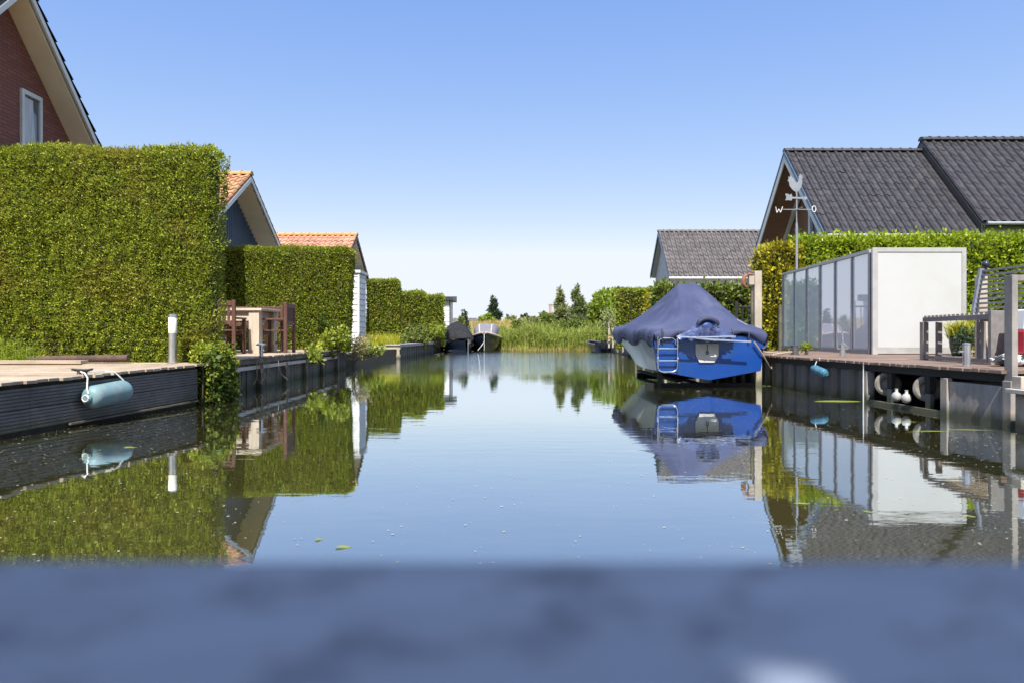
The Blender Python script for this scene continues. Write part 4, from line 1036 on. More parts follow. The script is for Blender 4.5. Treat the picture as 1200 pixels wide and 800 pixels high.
H2 = house('gabled_house', 'taller dark tiled house with white wall at the right frame edge', 15.32, 25, 25.1, 8.16, 1.1, 1.1, 3.2, 3.2, .12, .42,
      dict(tile=m_tile_d, soffit=m_tile_dk, barge=m_tile_dk, wall=m_white), .3, .345, 'flat', .065, 112, t=.06, barge=.3, verge=.1, wall_mb=r2_wall, ridge_r=.13, step=.012)
mb = MB(); mb.tube([(15.4, 21.82, 4.58), (25, 21.82, 4.58)], .06, 10); mb.build('gutter', m_zinc, H2, smooth=True)
# --- veranda house (R3)
def r3_wall(root, xw, xe, wn, wf, ya, zt_, sn, sf, zb):
    mb = MB(); mb.prism([(wn + 1.4, zb), (wn + 1.4, zt_ - sn*(ya - wn - 1.4)), (ya, zt_), (wf, zt_ - sf*(wf - ya)), (wf, zb)], 'x', xw, xe); mb.build('wall', m_greywhite, root)
    mb = MB(); mb.prism([(wn, zt_ - sn*(ya - wn) - .02), (wn + 1.39, zt_ - sn*(ya - wn - 1.39) - .02), (wn + 1.39, 3.2), (wn, 3.2)], 'x', xw, xw + .1); mb.build('veranda_gable', m_greywhite, root)
    mb = MB(); mb.box(8.0, xe, 33.25, 33.40, 3.36, 3.72); mb.build('veranda_beam', m_white, root)
    for x in (8.05, 12.2):
        mb = MB(); mb.box(x, x + .22, 33.22, 33.44, zb, 3.355); mb.build('veranda_post', m_white, root, bevel=.008)
    for a, b in (((8.3, 2.75), (8.85, 3.33)), ((9.1, 2.75), (9.75, 3.33))):
        mb = MB(); mb.beam((a[0], 33.33, a[1]), (b[0], 33.33, b[1]), .12, .12); mb.build('brace', m_white, root)
    mb = MB(); mb.box(8.98, 9.12, 33.27, 33.39, zb, 3.355); mb.build('veranda_post', m_white, root)
H3 = house('veranda_house', 'grey pantiled house with white veranda beam beyond the covered boat', 8.0, 15, 35.6, 6.4, 1.07, 1.07, 2.42, 1.95, .25, .42,
      dict(tile=m_tile_g, soffit=m_greywhite, barge=m_blue_edge, wall=m_greywhite), .24, .32, 'pan', .095, 114, t=.08, barge=.14, verge=.08, wall_mb=r3_wall, inset=.08)
mb = MB(); mb.tube([(7.95, 33.12, 3.78), (15, 33.12, 3.78)], .06, 10); mb.build('gutter', m_white, H3, smooth=True)

# --- pile with ornament, metal fence
pl = thing('mooring_pile', (5.10, 13.85, 0), 'tall bleached square mooring pile with short crossbar beside the blue boat', 'pile')
mb = MB(); mb.box(5.04, 5.185, 13.78, 13.92, -.7, 2.30); mb.build('post', m_palewood, pl, bevel=.008)
mb = MB(); mb.box(4.93, 5.038, 13.79, 13.90, 2.02, 2.2); mb.build('crossbar', m_palewood, pl, bevel=.006)
mb = MB(); mb.box(5.0, 5.035, 13.86, 13.92, .6, 1.9); mb.build('batten', m_rim, pl)
orn = thing('rusty_ornament', (4.87, 13.84, 2.0), 'rusty orange curled ornament on the crossbar of the mooring pile', 'ornament')
m_rust = M('orange_rust', (.27, .12, .065), (.18, .08, .045), 20, .8, bump=.006)
mb = MB(); mb.tube([(4.92, 13.83, 2.21), (4.86, 13.82, 2.2), (4.82, 13.82, 2.12), (4.82, 13.82, 2.03), (4.86, 13.82, 1.98), (4.91, 13.83, 1.97)], [.022, .04, .05, .048, .034, .018], 9); mb.tube([(4.90, 13.80, 2.225), (4.97, 13.80, 2.235), (5.02, 13.80, 2.22)], [.022, .028, .015], 8); mb.build('scroll', m_rust, orn, smooth=True)
mf = thing('metal_fence', (6.6, 18, .42), 'dark thin metal fence between the mooring pile and the golden hedge', 'fence')
mb = MB(); mb.tube([(6.1, 18, 1.75), (6.72, 18, 1.75)], .022, 6); mb.tube([(6.1, 18, .7), (6.72, 18, .7)], .02, 6); mb.build('rail', m_iron, mf)
mb = MB()
for i in range(5): mb.tube([(6.15 + .12*i, 18, .42), (6.12 + .145*i, 18, 1.78)], .012, 6)
mb.build('bars', m_iron, mf)
for x in (6.1, 6.72): mb = MB(); mb.box(x - .03, x + .03, 17.97, 18.03, .42, 1.9); mb.build('post', m_iron, mf)

# --- slatted table, slatted screen, railing, pots, red box
m_gw = M('grey_stained_timber', (.21, .195, .19), (.155, .145, .14), 5, .65, stretch=(4, 4, 2), bump=.002, dirt=(.30, .27, .24))
m_gw_d = M('blue_grey_stained_timber', (.20, .215, .25), (.15, .16, .19), 5, .6, stretch=(2, 2, 2))
st = thing('slatted_table', (6.8, 10.0, ZR), 'grey slat topped garden table in front of the white panel', 'table')
A0 = Vector((6.72, 10.95, 0)); A1 = Vector((6.50, 9.15, 0)); dA = (A1 - A0); nA = Vector((-dA.y, dA.x, 0)).normalized()
if nA.x < 0: nA = -nA
TW = .85; TH = ZR + .70
for i in range(15):
    t = (i + .3) / 15; p = A0 + dA * t
    if i == 0: mbs = MB()
    mbs.beam((p.x - .0, p.y, TH - .012), (p.x + nA.x*TW, p.y + nA.y*TW, TH - .012), .08, .024)
mbs.build('slats', M('painted_sunlit_slats', (.42, .35, .27), (.33, .27, .21), 6, .7), st)  # paler colour paints sunlight into the slats
mb = MB(); mb.beam(A0 + Vector((0, 0, TH - .06)), A1 + Vector((0, 0, TH - .06)), .05, .07); mb.beam(A0 + nA*TW + Vector((0, 0, TH - .06)), A1 + nA*TW + Vector((0, 0, TH - .06)), .05, .07); mb.build('top_rail', m_gw, st, bevel=.004)
for p, ww in ((A0, .09), (A0 + nA*.22 + dA*.0, .07), (A0 + nA*TW, .09), (A1 + nA*TW, .09)):
    mb = MB(); mb.box(p.x - ww/2, p.x + ww/2, p.y - ww/2 + .0, p.y + ww/2, ZR, TH - .097); mb.build('leg', m_gw, st, bevel=.004)
mb = MB(); mb.box(A1.x - .03, A1.x + .2, A1.y - .06, A1.y + .0, ZR, TH + .02); mb.build('end_panel', m_gw, st, bevel=.004)
mb = MB(); mb.beam(A0 + Vector((.0, -.06, ZR + .05)), A1 + Vector((0, .02, ZR + .05)), .05, .05); mb.build('stretcher', m_gw, st)
ss = thing('slatted_screen', (7.9, 10, ZR), 'leaning blue grey slatted garden screen of thin horizontal bars', 'screen')
B0 = Vector((7.74, 11.1, 0)); B1 = Vector((7.95, 7.6, 0))
def lean(z): return -.12 * (2.06 - z) / .7
for nm, B in (('frame', B0), ('frame', B1)):
    mb = MB(); mb.beam((B.x + lean(1.28), B.y, 1.28), (B.x + lean(2.08), B.y, 2.08), .07, .06, up=(0, 1, 0)); mb.build(nm, m_gw_d, ss, bevel=.004)
for i in range(10):
    z = 1.36 + i*.076
    mb = MB(); mb.beam((B0.x + lean(z) + .01, B0.y - .035, z), (B1.x + lean(z) + .01, B1.y + .035, z), .035, .03); mb.build('slat', m_gw_d, ss)
for yy, xx in ((11.0, 7.72), (8.0, 7.93)):
    mb = MB(); mb.beam((xx - .1, yy, 1.35), (xx + .05, yy, ZR), .05, .05); mb.build('support', m_gw, ss)
bp_ = thing('ball_post', (7.96, 11.5, ZR), 'pale post topped with a dark ball behind the slatted screen', 'post')
mb = MB(); mb.box(7.99, 8.13, 11.5, 11.62, ZR, 2.0); mb.build('post', m_palewood, bp_, bevel=.005)
mb = MB(); mb.sphere((8.06, 11.45, 2.19), .062, 16); mb.tube([(8.06, 11.47, 2.0), (8.06, 11.45, 2.14)], .02, 8); mb.build('ball', M('dark_ball', (.03, .035, .055), (.02, .025, .04), 4, .3), bp_, smooth=True)
rl = thing('deck_railing', (5.6, 7.55, ZR), 'grey timber railing post and rail at the right frame edge of the deck', 'railing')
mb = MB(); mb.box(5.57, 5.635, 7.5, 7.62, .44, 1.665); mb.build('post', m_gw, rl, bevel=.004)
mb = MB(); mb.box(5.637, 7.4, 7.52, 7.6, 1.60, 1.665); mb.build('top_rail', m_gw, rl, bevel=.004)
mb = MB(); mb.box(7.4, 7.46, 7.5, 7.62, .55, 1.665); mb.build('post', m_frame_l, rl)
pp = thing('plant_pot', (8.78, 13.2, ZR), 'dark round pot with yellow green grass before the right side of the white panel', 'pot')
mb = MB(); mb.lathe([(.12, 0), (.16, .16), (.175, .34), (.19, .35), (.19, .38), (.165, .38), (.155, .33), (.01, .33)], (8.78, 13.2, ZR), 22); mb.build('pot', M('dark_glazed_pot', (.03, .03, .033), (.02, .02, .022), 4, .4), pp, smooth=True)
rng = np.random.default_rng(120); P = np.stack([rng.normal(8.78, .08, 500), rng.normal(13.2, .08, 500), np.full(500, ZR + .32)], 1)
V, Q = blades(P, rng.uniform(.15, .5, 500), .018, .6, rng); mesh_np('grass', V, Q, np.zeros(len(Q)), [L_yelgrass], pp)
def grass(label, x0, x1, y0, y1, n, h, seed, mat, z=.42):
    rng = np.random.default_rng(seed); P = np.stack([rng.uniform(x0, x1, n), rng.uniform(y0, y1, n), np.full(n, z)], 1)
    V, Q = blades(P, rng.uniform(.35, 1, n)*h, .022, .28, rng); o = mesh_np('ornamental_grass', V, Q, np.zeros(len(Q)), [mat]); setp(o, label, 'grass')
grass('tall yellow ornamental grass behind the slatted table', 8.95, 10.6, 12.4, 13.4, 1700, .8, 121, L_yelgrass, ZR)
shrub('dark leafy plant with grey stems beside the dark pot', 8.72, 12.9, ZR, .22, .2, .6, 350, .1, .025, [L_dkcon, m_twig], 122)
shrub('yellow and purple flowering shrub behind the slatted screen', 10.6, 13.0, ZR, .6, .4, 1.45, 700, .11, .05, [leaf_mat('yellow_purple_flowers', (.2, .24, .03), (.5, .36, .04), (.34, .10, .38), .3), m_bark], 123)
bg_ = thing('shopping_bag', (6.55, 8.7, ZR), 'crumpled black and white plastic bag on the deck under the red cool box', 'bag')
rng = np.random.default_rng(125)
mb = MB(); mb.sphere((6.5, 8.7, ZR + .078), (.30, .2, .078), 18); mb.v = [(x + rng.normal(0, .012), y + rng.normal(0, .012), max(ZR + .002, z + rng.normal(0, .01))) for x, y, z in mb.v]
mb.build('body', M('black_white_plastic', (.6, .6, .62), (.03, .03, .035), 12, .3, lo=.47, hi=.53), bg_)
cb = thing('cool_box', (6.6, 8.7, ZR + .16), 'red cool box with white lid at the right frame edge', 'box')
mb = MB(); mb.box(6.50, 6.85, 8.55, 8.9, ZR + .165, ZR + .45); mb.build('body', M('red_plastic', (.48, .02, .035), (.42, .018, .03), 3, .4), cb, bevel=.02)
mb = MB(); mb.prism([(6.51, ZR + .453), (6.84, ZR + .453), (6.76, ZR + .72), (6.55, ZR + .72)], 'y', 8.57, 8.88); mb.build('lid', m_white, cb, bevel=.02)
# neighbour's quay at the right frame edge
nq = thing('concrete_quay', (6.2, 6.6, 0), 'grey concrete quay corner with pale ledge at the right frame edge', 'quay')
mb = MB(); mb.box(5.30, 9, 5.2, 7.1, -.6, .40); mb.build('wall', m_conc, nq, bevel=.012)
mb = MB(); mb.box(5.24, 9, 5.2, 7.16, .403, .45); mb.build('ledge', M('pale_ledge', (.5, .47, .42), (.4, .37, .33), 5, .8), nq, bevel=.006)
mb = MB(); mb.box(5.29, 5.62, 7.0, 7.13, .452, .58); mb.build('block', m_palewood, nq, bevel=.006)
# far right bank
rq = thing('old_quay', (6, 30, 0), 'old dark timber quay wall with pale stakes beyond the covered boat', 'quay')
mb = MB(); y = 17.4
while y < 42:
    x = float(np.interp(y, [17.3, 42], [5.22, 6.5])); mb.box(x, x + .08, y, y + .3, -.6, .5 + .05*math.sin(y*3)); y += .33
mb.build('boards', m_quay, rq)
for i in range(9):
    y = 18.5 + i*2.4; x = float(np.interp(y, [17.3, 42], [5.2, 6.48])); mb = MB(); mb.tube([(x - .05, y, -.6), (x - .05 + .02*math.sin(i*4), y, .75 + .1*math.sin(i*7))], .05, 8); mb.build('stake', m_palewood, rq)
shrub('low green bush at the old quay left of the covered boat', 6.1, 30, .4, .7, 1.2, 1.0, 500, .16, .08, [L_bank, m_bark], 131)
shrub('bank shrub with dull leaves near the two wooden stakes', 6.35, 40, .4, .9, 1.6, 2.1, 900, .18, .08, [L_birch, m_bark], 132)
shrub('orange and green weeds around the two wooden stakes', 6.3, 36.5, .35, .7, .9, 1.1, 600, .15, .05, [L_drygrass, m_twig], 133)
for (px, h_, lb) in ((711, 1.75, 'taller pale wooden stake on the bank beside the small dark boat'), (715.5, 1.4, 'shorter pale wooden stake on the bank beside the small dark boat')):
    x = (px - 592)*40/F; mb = MB(); mb.box(x - .05, x + .05, 39.1, 39.2, .3, h_); setp(mb.build('wooden_stake', m_palewood, bevel=.008), lb, 'stake', 'wooden stakes on the far bank')
# ------------------------------------------------------------------ BOATS
def cat_rom(ts, xs, t):
    xs = np.asarray(xs, float); ts = np.asarray(ts, float)
    i = int(np.clip(np.searchsorted(ts, t) - 1, 0, len(ts) - 2)); h = ts[i+1] - ts[i]; u = (t - ts[i]) / h
    m0 = (xs[i+1] - xs[max(i-1, 0)]) / (ts[i+1] - ts[max(i-1, 0)]) * h; m1 = (xs[min(i+2, len(xs)-1)] - xs[i]) / (ts[min(i+2, len(xs)-1)] - ts[i]) * h
    return (2*u**3 - 3*u**2 + 1)*xs[i] + (u**3 - 2*u**2 + u)*m0 + (-2*u**3 + 3*u**2)*xs[i+1] + (u**3 - u**2)*m1
def hull(mb, st, n=22, round_=False, m=0):
    """st rows: y, cx, w_top, w_chine, z_keel, z_chine, z_top"""
    st = np.array(st, float); ys = np.linspace(st[0, 0], st[-1, 0], n); rows = []
    for y in ys:
        c, wt, wc, zk, zc, zt = [cat_rom(st[:, 0], st[:, k], y) for k in range(1, 7)]
        wt = max(wt, .01); wc = max(min(wc, wt*1.05), .008)
        half = [(0, zk), (wc*.5, zk + (zc - zk)*.48), (wc, zc), (wc + (wt - wc)*.35, zc + (zt - zc)*.3), (wc + (wt - wc)*.7, zc + (zt - zc)*.64), (wt, zt)]
        if round_: half = [(0, zk), (wc*.55, zk + (zc - zk)*.2), (wc, zc), (wc + (wt - wc)*.55, zc + (zt - zc)*.3), (wc + (wt - wc)*.85, zc + (zt - zc)*.64), (wt, zt)]
        rows.append([(c - a, y, z) for a, z in half[::-1]] + [(c + a, y, z) for a, z in half[1:]])
    k = len(rows[0]); vs = [p for r in rows for p in r]
    mb.add(vs, [(i*k + j, i*k + j + 1, (i+1)*k + j + 1, (i+1)*k + j) for i in range(n - 1) for j in range(k - 1)], m)
    return rows
m_hullw = M('grey_white_gelcoat', (.34, .37, .39), (.29, .32, .34), 2, .3, coat=.4, dirt=(.22, .25, .25), dscale=1.5)
m_hullb = M('royal_blue_gelcoat', (.003, .048, .25), (.003, .042, .21), 2, .25, coat=.5, dirt=(.012, .055, .19), dscale=2.6, rough2=.4)
m_cover = M('navy_boat_canvas', (.040, .050, .112), (.031, .039, .090), 2, .75, bump=.012, bscale=9, dirt=(.062, .072, .13), dscale=1.3)
m_cover_d = M('dark_navy_canvas', (.02, .025, .06), (.015, .02, .045), 3, .6)
bt = thing('covered_boat', (3.85, 16, .1), 'royal blue sterned motor boat under a peaked navy canvas cover', 'boat')
mb = MB()
rows = hull(mb, [(13.1, 3.89, 1.06, .99, .15, .33, .99), (14.5, 3.88, 1.11, .97, .13, .33, 1.02), (16, 3.87, 1.13, .83, .13, .38, 1.05), (17.5, 3.82, 1.05, .55, .2, .50, 1.08), (18.8, 3.78, .62, .22, .36, .66, 1.12), (19.6, 3.76, .12, .05, .62, .85, 1.16)], 30)
mb.build('hull', m_hullw, bt, smooth=True, recalc=True)
mb = MB(); r0 = rows[0]
tp = [(p[0], p[2]) for p in r0]
mb.prism(tp, 'y', 13.02, 13.098); mb.build('transom', m_hullb, bt, bevel=.012)
mb = MB()   # blue wrap of the transom corners
for sgn in (0, -1):
    pts = [rows[q][sgn if sgn == 0 else -1] for q in range(len(rows))]
    mb.tube([Vector(p) + Vector((-.015 if sgn == 0 else .015, 0, -.02)) for p in pts], .035, 6)
mb.build('rubbing_strake', m_cover_d, bt, smooth=True)
# cover
CV = np.array([  # y, c, w, zg, zr, flat
 (13.00, 3.90, 1.05, 1.085, 1.115, .55), (13.35, 3.90, 1.09, 1.10, 1.33, .40), (14.0, 3.90, 1.15, 1.11, 1.68, .27), (14.7, 3.92, 1.18, 1.12, 2.11, .18),
 (15.5, 3.87, 1.19, 1.14, 1.98, .12), (17.0, 3.84, 1.09, 1.15, 1.66, .10), (18.5, 3.79, .78, 1.18, 1.40, .12), (19.4, 3.77, .34, 1.21, 1.28, .3), (19.8, 3.76, .08, 1.22, 1.24, .5)])
nv, nu = 84, 81; G = []
vv = np.concatenate([np.linspace(13.0, 14.7, 40), np.linspace(14.7, 19.8, 45)[1:]])
def fold(x, y):
    return .0
for i, y in enumerate(vv):
    c, w_, zg, zr, fl = [np.interp(y, CV[:, 0], CV[:, k]) for k in range(1, 6)]
    if y > 14.7: c, w_ = cat_rom(CV[:, 0], CV[:, 1], y), max(.05, cat_rom(CV[:, 0], CV[:, 2], y))
    row = []
    for t in np.linspace(-1, 1, nu - 12):
        a = abs(t); s = min(max((1 - a) / (1 - fl), 0), 1)
        z = zg + (zr - zg) * (s**1.12) + .10*math.sin(math.pi*s)*(1.2 if t > 0 else -.1)*(zr - zg)
        z += .028 * math.exp(-((a - .95)/.06)**2) * (1 if y > 13.2 else .3)
        # radiating folds from the peak and gathered edges
        ang = math.atan2(t*1.25, (14.7 - y) + 1e-6) if y < 14.7 else 0
        e = max(0, a - .35)
        z += .014 * math.sin(ang*17 + 1.0) * min(1, abs(14.7 - y)/.7) * (1 if y < 14.7 else 0)
        z += .016 * e * math.sin(y*15 + t*6 + 2*math.sin(y*2.3)) + .012 * math.sin(y*3.1 + t*9)*a
        z += .010 * math.exp(-((y - 14.02)/.03)**2)
        if t < -.15:
            an = math.atan2(y - 14.25, -(c + w_*t) + 3.55); z += .020*math.sin(an*9 + .6)*min(1, (-t - .15)/.35)*(1 - .5*max(0, (y - 16)/3))
        row.append((c + w_*t, y, z))
    # hems
    def hem(sg):
        x0, y0, z0 = row[-1] if sg > 0 else row[0]; o = []
        for k, (dx, dz) in enumerate(((.03, -.03), (.042, -.09), (.04, -.17), (.02, -.23), (-.025, -.27), (-.06, -.26))):
            q = math.sin(y*17 + sg*1.3 + k*.5)*.010 + math.sin(y*39 + k)*.006
            o.append((x0 + sg*(dx + q*(.4 + .2*k)), y0, z0 + dz*(1.0 + .25*math.sin(y*4 + sg)) ))
        return o
    G.append(hem(-1)[::-1] + row + hem(1))
# stern hem rows
first = G[0]; rws = []
for k, (dy, dz) in enumerate(((-.03, -.03), (-.045, -.08), (-.03, -.13), (.01, -.16))):
    rws.append([(x, y + dy + .012*math.sin(x*13 + k), z + dz*(1 + .35*math.sin(x*6.5 + .5))*(1 if 5 < q_ < len(first) - 6 else .15)) for q_, (x, y, z) in enumerate(first)])
G = rws[::-1] + G
V = np.array([p for r in G for p in r]); nr, nc = len(G), len(G[0])
V[:, 2] += .006 * wob(V * np.array([1, 1, .3]), 141, 3.0)
ii, jj = np.meshgrid(np.arange(nr - 1), np.arange(nc - 1), indexing='ij'); b0 = (ii*nc + jj).ravel()
cvr = mesh_np('canvas_cover', V, np.stack([b0, b0 + 1, b0 + nc + 1, b0 + nc], 1), np.zeros(len(b0)), [m_cover], bt, smooth=True)
def cz(x, y):
    d = (V[:, 0] - x)**2 + (V[:, 1] - y)**2; return V[np.argmin(d), 2]
mb = MB(); mb.beam((4.56, 13.42, cz(4.56, 13.42) + .008), (4.74, 13.38, cz(4.74, 13.38) + .008), .035, .006); mb.build('label_patch', m_white, cvr)
for x in (2.98, 3.30, 4.32, 4.62):
    mb = MB()
    mb.tube([(x, 13.0, 1.12), (x + .01, 12.95, 1.05), (x, 12.96, .93), (x + .015, 12.99, .86)], .018, 6)
    mb.build('tie_strap', m_cover_d, cvr, smooth=True)
# outboard motor and its cover
om = MB(); om.sphere((3.79, 12.90, 1.13), (.20, .15, .205), 24); mot = om.build('outboard_motor', M('blue_motor_cowl', (.006, .05, .22), (.005, .042, .19), 3, .45), bt, smooth=True)
mb = MB()
arc = [(3.79 + .20*math.cos(t), 12.74 + .03*math.sin(t), 1.165 + .145*math.sin(t)) for t in np.linspace(.12, math.pi - .1, 14)]; mb.tube(arc, [.012, .03] + [.042]*10 + [.03, .012], 10)
mb.build('hood_rim', m_cover_d, mot, smooth=True)
m_sheet = M('shiny_blue_grey_sheet', (.035, .05, .15), (.13, .15, .26), 6, .22, spec=.8, coat=.6, lo=.45, hi=.7)
V2 = []; nn, kk = 40, 12; rng = np.random.default_rng(145)
for k in range(kk):
    s = k/(kk - 1)
    for j in range(nn):
        a = math.pi + math.pi * j/(nn - 1)
        rx = .215 + .34*s**1.3; ry = .235 + .05*s; q = .022*s*math.sin(j*1.9 + 3*s) + .016*math.sin(j*3.1 + k*1.1)
        z = 1.185 - .28*s + .035*s*math.sin(j*.9) + .05*s*abs(math.cos(a))
        V2.append((3.79 + (rx + q)*math.cos(a), 12.93 + (ry + q)*math.sin(a)*(1 - .35*s), z))
V2 = np.array(V2) + rng.normal(0, .005, (len(V2), 3))
ii, jj = np.meshgrid(np.arange(kk - 1), np.arange(nn - 1), indexing='ij'); b0 = (ii*nn + jj).ravel()
mesh_np('motor_sheet', V2, np.stack([b0, b0 + 1, b0 + nn + 1, b0 + nn], 1), np.zeros(len(b0)), [m_sheet], mot, smooth=True)
# transom plate, ladder, ropes
yp = 13.018
def bp2(px, py, y=13.0): return ((px - 592)*y/F, 1 - (py - 393)*y/F)
mb = MB(); mb.prism([bp2(*p) for p in ((815, 402.5), (842, 402.5), (842, 416), (837, 424.5), (819.5, 424.5), (815, 415))], 'y', yp - .03, yp - .002); mb.build('transom_plate', M('worn_white_plate', (.60, .58, .55), (.5, .48, .46), 5, .5, dirt=(.4, .36, .32)), bt, bevel=.005)
mb = MB(); x_, z_ = bp2(828.5, 413); mb.tube([(x_, yp - .04, 1 - 10*13/F), (x_, yp - .04, z_)], .007, 6); mb.tube([(x_ + .025*math.cos(t), yp - .04, z_ + .03*math.sin(t)) for t in np.linspace(0, 6.28, 9)], .008, 6); mb.build('plate_hook', m_iron, bt)
ld = MB(); xa, xb = bp2(770, 0)[0], bp2(793, 0)[0]; zt_, zb_ = bp2(0, 394)[1], bp2(0, 435)[1]; yl = yp - .09
ld.tube([(xa, yl, zt_), (xa, yl, zb_ + .08), (xa + .03, yl, zb_ + .025), (xa + .09, yl, zb_), (xb - .09, yl, zb_), (xb - .03, yl, zb_ + .025), (xb, yl, zb_ + .08), (xb, yl, zt_)], .014, 10)
for zz in (408, 422): ld.tube([(xa, yl, bp2(0, zz)[1]), (xb, yl, bp2(0, zz)[1])], .013, 8)
ld.tube([(xa + .03, yl + .03, bp2(0, 404)[1]), (xa + .04, yl + .03, bp2(0, 398)[1]), (xa + .09, yl + .03, bp2(0, 396)[1]), (xb - .09, yl + .03, bp2(0, 396)[1]), (xb - .04, yl + .03, bp2(0, 398)[1]), (xb - .03, yl + .03, bp2(0, 404)[1])], .011, 8)
for x in (xa, xb): ld.lathe([(.018, -.05), (.022, -.045), (.022, .045), (.018, .05)], (x, yl, bp2(0, 421)[1]), 10); ld.tube([(x, yl, bp2(0, 400)[1]), (x, yp, bp2(0, 400)[1])], .012, 8)
ld.build('boarding_ladder', m_chrome, bt, smooth=True)
mb = MB(); mb.tube([bp and (bp2(p, q, 12.7)[0], 12.7, bp2(p, q, 12.7)[1]) for p, q in ((793, 394.5), (812, 395.5), (830, 395), (848, 394.5), (862, 394.5))], .016, 8); mb.tube([(bp2(p, q, 12.72)[0], 12.72, bp2(p, q, 12.72)[1]) for p, q in ((812, 395.5), (830, 397.5), (848, 398.6), (865, 399.5), (880, 400.5))], .02, 8)
mb.build('stern_rail', m_chrome, bt, smooth=True)
def rope(label, pts, r=.016, mat=None):
    mb = MB(); mb.tube(pts, r, 7); o = mb.build('mooring_rope', mat or M('hemp_rope', (.36, .29, .21), (.25, .2, .15), 60, .9), smooth=True); setp(o, label, 'rope')
rope('grey mooring rope from the boat stern sagging to the dark squat bollard', [(4.72, 12.95, .88), (4.86, 12.95, .68), (5.0, 13.05, .5), (5.12, 13.2, .38), (5.2, 13.35, .35), (5.28, 13.5, .42), (5.4, 13.75, .62), (5.85, 13.93, .67)])
rope('thin rope tied along the deck edge between the pile and the dark squat bollard', [(5.12, 13.8, .72), (5.3, 13.9, .66), (5.6, 13.95, .645), (5.85, 13.92, .66)], .012)
lf = thing('boat_lift', (3.9, 14, 0), 'dark low boat lift frame at the water under the blue boat', 'boat lift')
mb = MB(); mb.box(2.76, 4.86, 13.35, 13.5, -.02, .07); mb.box(3.3, 4.7, 17, 17.12, -.02, .07); mb.build('cross_beam', m_dark, lf)
for x in (3.4, 4.4): mb = MB(); mb.box(x, x + .12, 13.55, 17.6, .072, .12); mb.build('bearer', m_dark, lf)
mb = MB(); mb.box(2.98, 3.06, 13.3, 13.345, -.5, .36); mb.build('upright', m_dark, lf)

# --- sloop with grey canopy (bow towards the camera)
def flip(pts, cx, cy): return pts
m_navy = M('navy_gelcoat', (.012, .018, .035), (.009, .013, .026), 2, .2, coat=.6)
m_beige = M('beige_gunwale', (.50, .43, .35), (.44, .37, .30), 3, .55)
m_canopy = M('grey_canopy', (.14, .14, .17), (.115, .115, .14), 3, .6)
sb = thing('navy_sloop', (-1.15, 47, 0), 'navy sloop with beige gunwale and grey canopy facing the viewer', 'boat')
mb = MB(); cx = -1.35
srows = hull(mb, [(44.0, cx, .10, .05, -.2, .2, 1.18), (44.6, cx, .50, .28, -.3, .15, 1.08), (45.6, cx + .03, .86, .66, -.35, .12, .94), (47.5, cx + .1, 1.02, .85, -.35, .12, .82), (49.5, cx + .2, .95, .8, -.3, .15, .84)], 20, True)
mb.add([p for p in srows[-1]], [tuple(range(len(srows[-1])))]); mb.build('hull', m_navy, sb, smooth=True)
mb = MB()
L_ = [Vector(r[0]) + Vector((0, 0, .0)) for r in srows]; R_ = [Vector(r[-1]) for r in srows]
mb.tube(L_ + [], .075, 8); mb.tube(R_, .075, 8); mb.build('gunwale', m_beige, sb, smooth=True)
mb = MB(); n = len(srows); vs = L_ + R_; mb.add([v + Vector((0, 0, -.02)) for v in vs], [(i, i+1, n+i+1, n+i) for i in range(n-1)]); mb.build('fore_deck', m_beige, sb)
def canopy(stations, k=15):
    rows = []
    for y, c, w_, zg, zr, p in stations:
        rows.append([(c + w_*math.copysign(abs(math.cos(a))**p, math.cos(a)), y, zg + (zr - zg)*math.sin(a)**p) for a in np.linspace(math.pi, 0, k)])
    mb = MB(); mb.add([p for r in rows for p in r], [(i*k + j, i*k + j + 1, (i+1)*k + j + 1, (i+1)*k + j) for i in range(len(rows)-1) for j in range(k-1)])
    mb.add(rows[0], [tuple(range(k))]); mb.add(rows[-1], [tuple(range(k))])
    return mb
canopy([(45.7, cx, .62, .95, 1.05, .6), (46.5, cx + .03, .84, .90, 1.78, .55), (48.3, cx + .12, .86, .86, 1.82, .55), (49.4, cx + .18, .8, .86, 1.3, .6)]).build('canopy', m_canopy, sb, smooth=True)
mb = MB()
for dx in (-.42, .45): mb.tube([(cx + dx*.85, 45.75, 1.12), (cx + dx, 46.5, 1.8 - .06), (cx + dx + .1, 48.3, 1.84 - .06)], .035, 6)
mb.build('canopy_straps', m_beige, sb)
mb = MB(); mb.tube([(cx, 43.97, 1.12), (cx, 43.9, .8), (cx + .01, 43.92, .3), (cx, 43.95, .05)], .022, 6); mb.tube([(cx + .02, 43.9, .62), (cx - .2, 43.7, .3), (cx - .4, 43.6, .06)], .02, 6); mb.build('bow_line', m_rope, sb)
# --- black covered boat moored at the left bank
kb = thing('black_boat', (-3.2, 42.5, 0), 'black boat with dark grey tent cover moored at the left quay end', 'boat')
mb = MB(); cx = -2.85
krows = hull(mb, [(41.2, cx + .55, .10, .05, -.2, .2, .80), (41.8, cx + .2, .55, .35, -.3, .15, .74), (43.0, cx - .1, .95, .75, -.35, .12, .70), (45, cx - .3, 1.05, .9, -.35, .12, .70), (47, cx - .4, .95, .85, -.3, .15, .72)], 18, True)
mb.add([p for p in krows[-1]], [tuple(range(len(krows[-1])))]); mb.build('hull', m_navy, kb, smooth=True)
canopy([(41.15, cx + .55, .18, .82, .9, .9), (41.9, cx + .15, .72, .76, 1.15, 1.1), (42.9, cx - .2, 1.10, .74, 1.80, 1.35), (45, cx - .35, 1.14, .74, 1.9, 1.3), (47, cx - .4, 1.0, .74, 1.3, 1.1)]).build('tent_cover', M('dark_grey_tent', (.030, .030, .034), (.018, .018, .02), 5, .85, spec=.1), kb, smooth=True, angle=60)
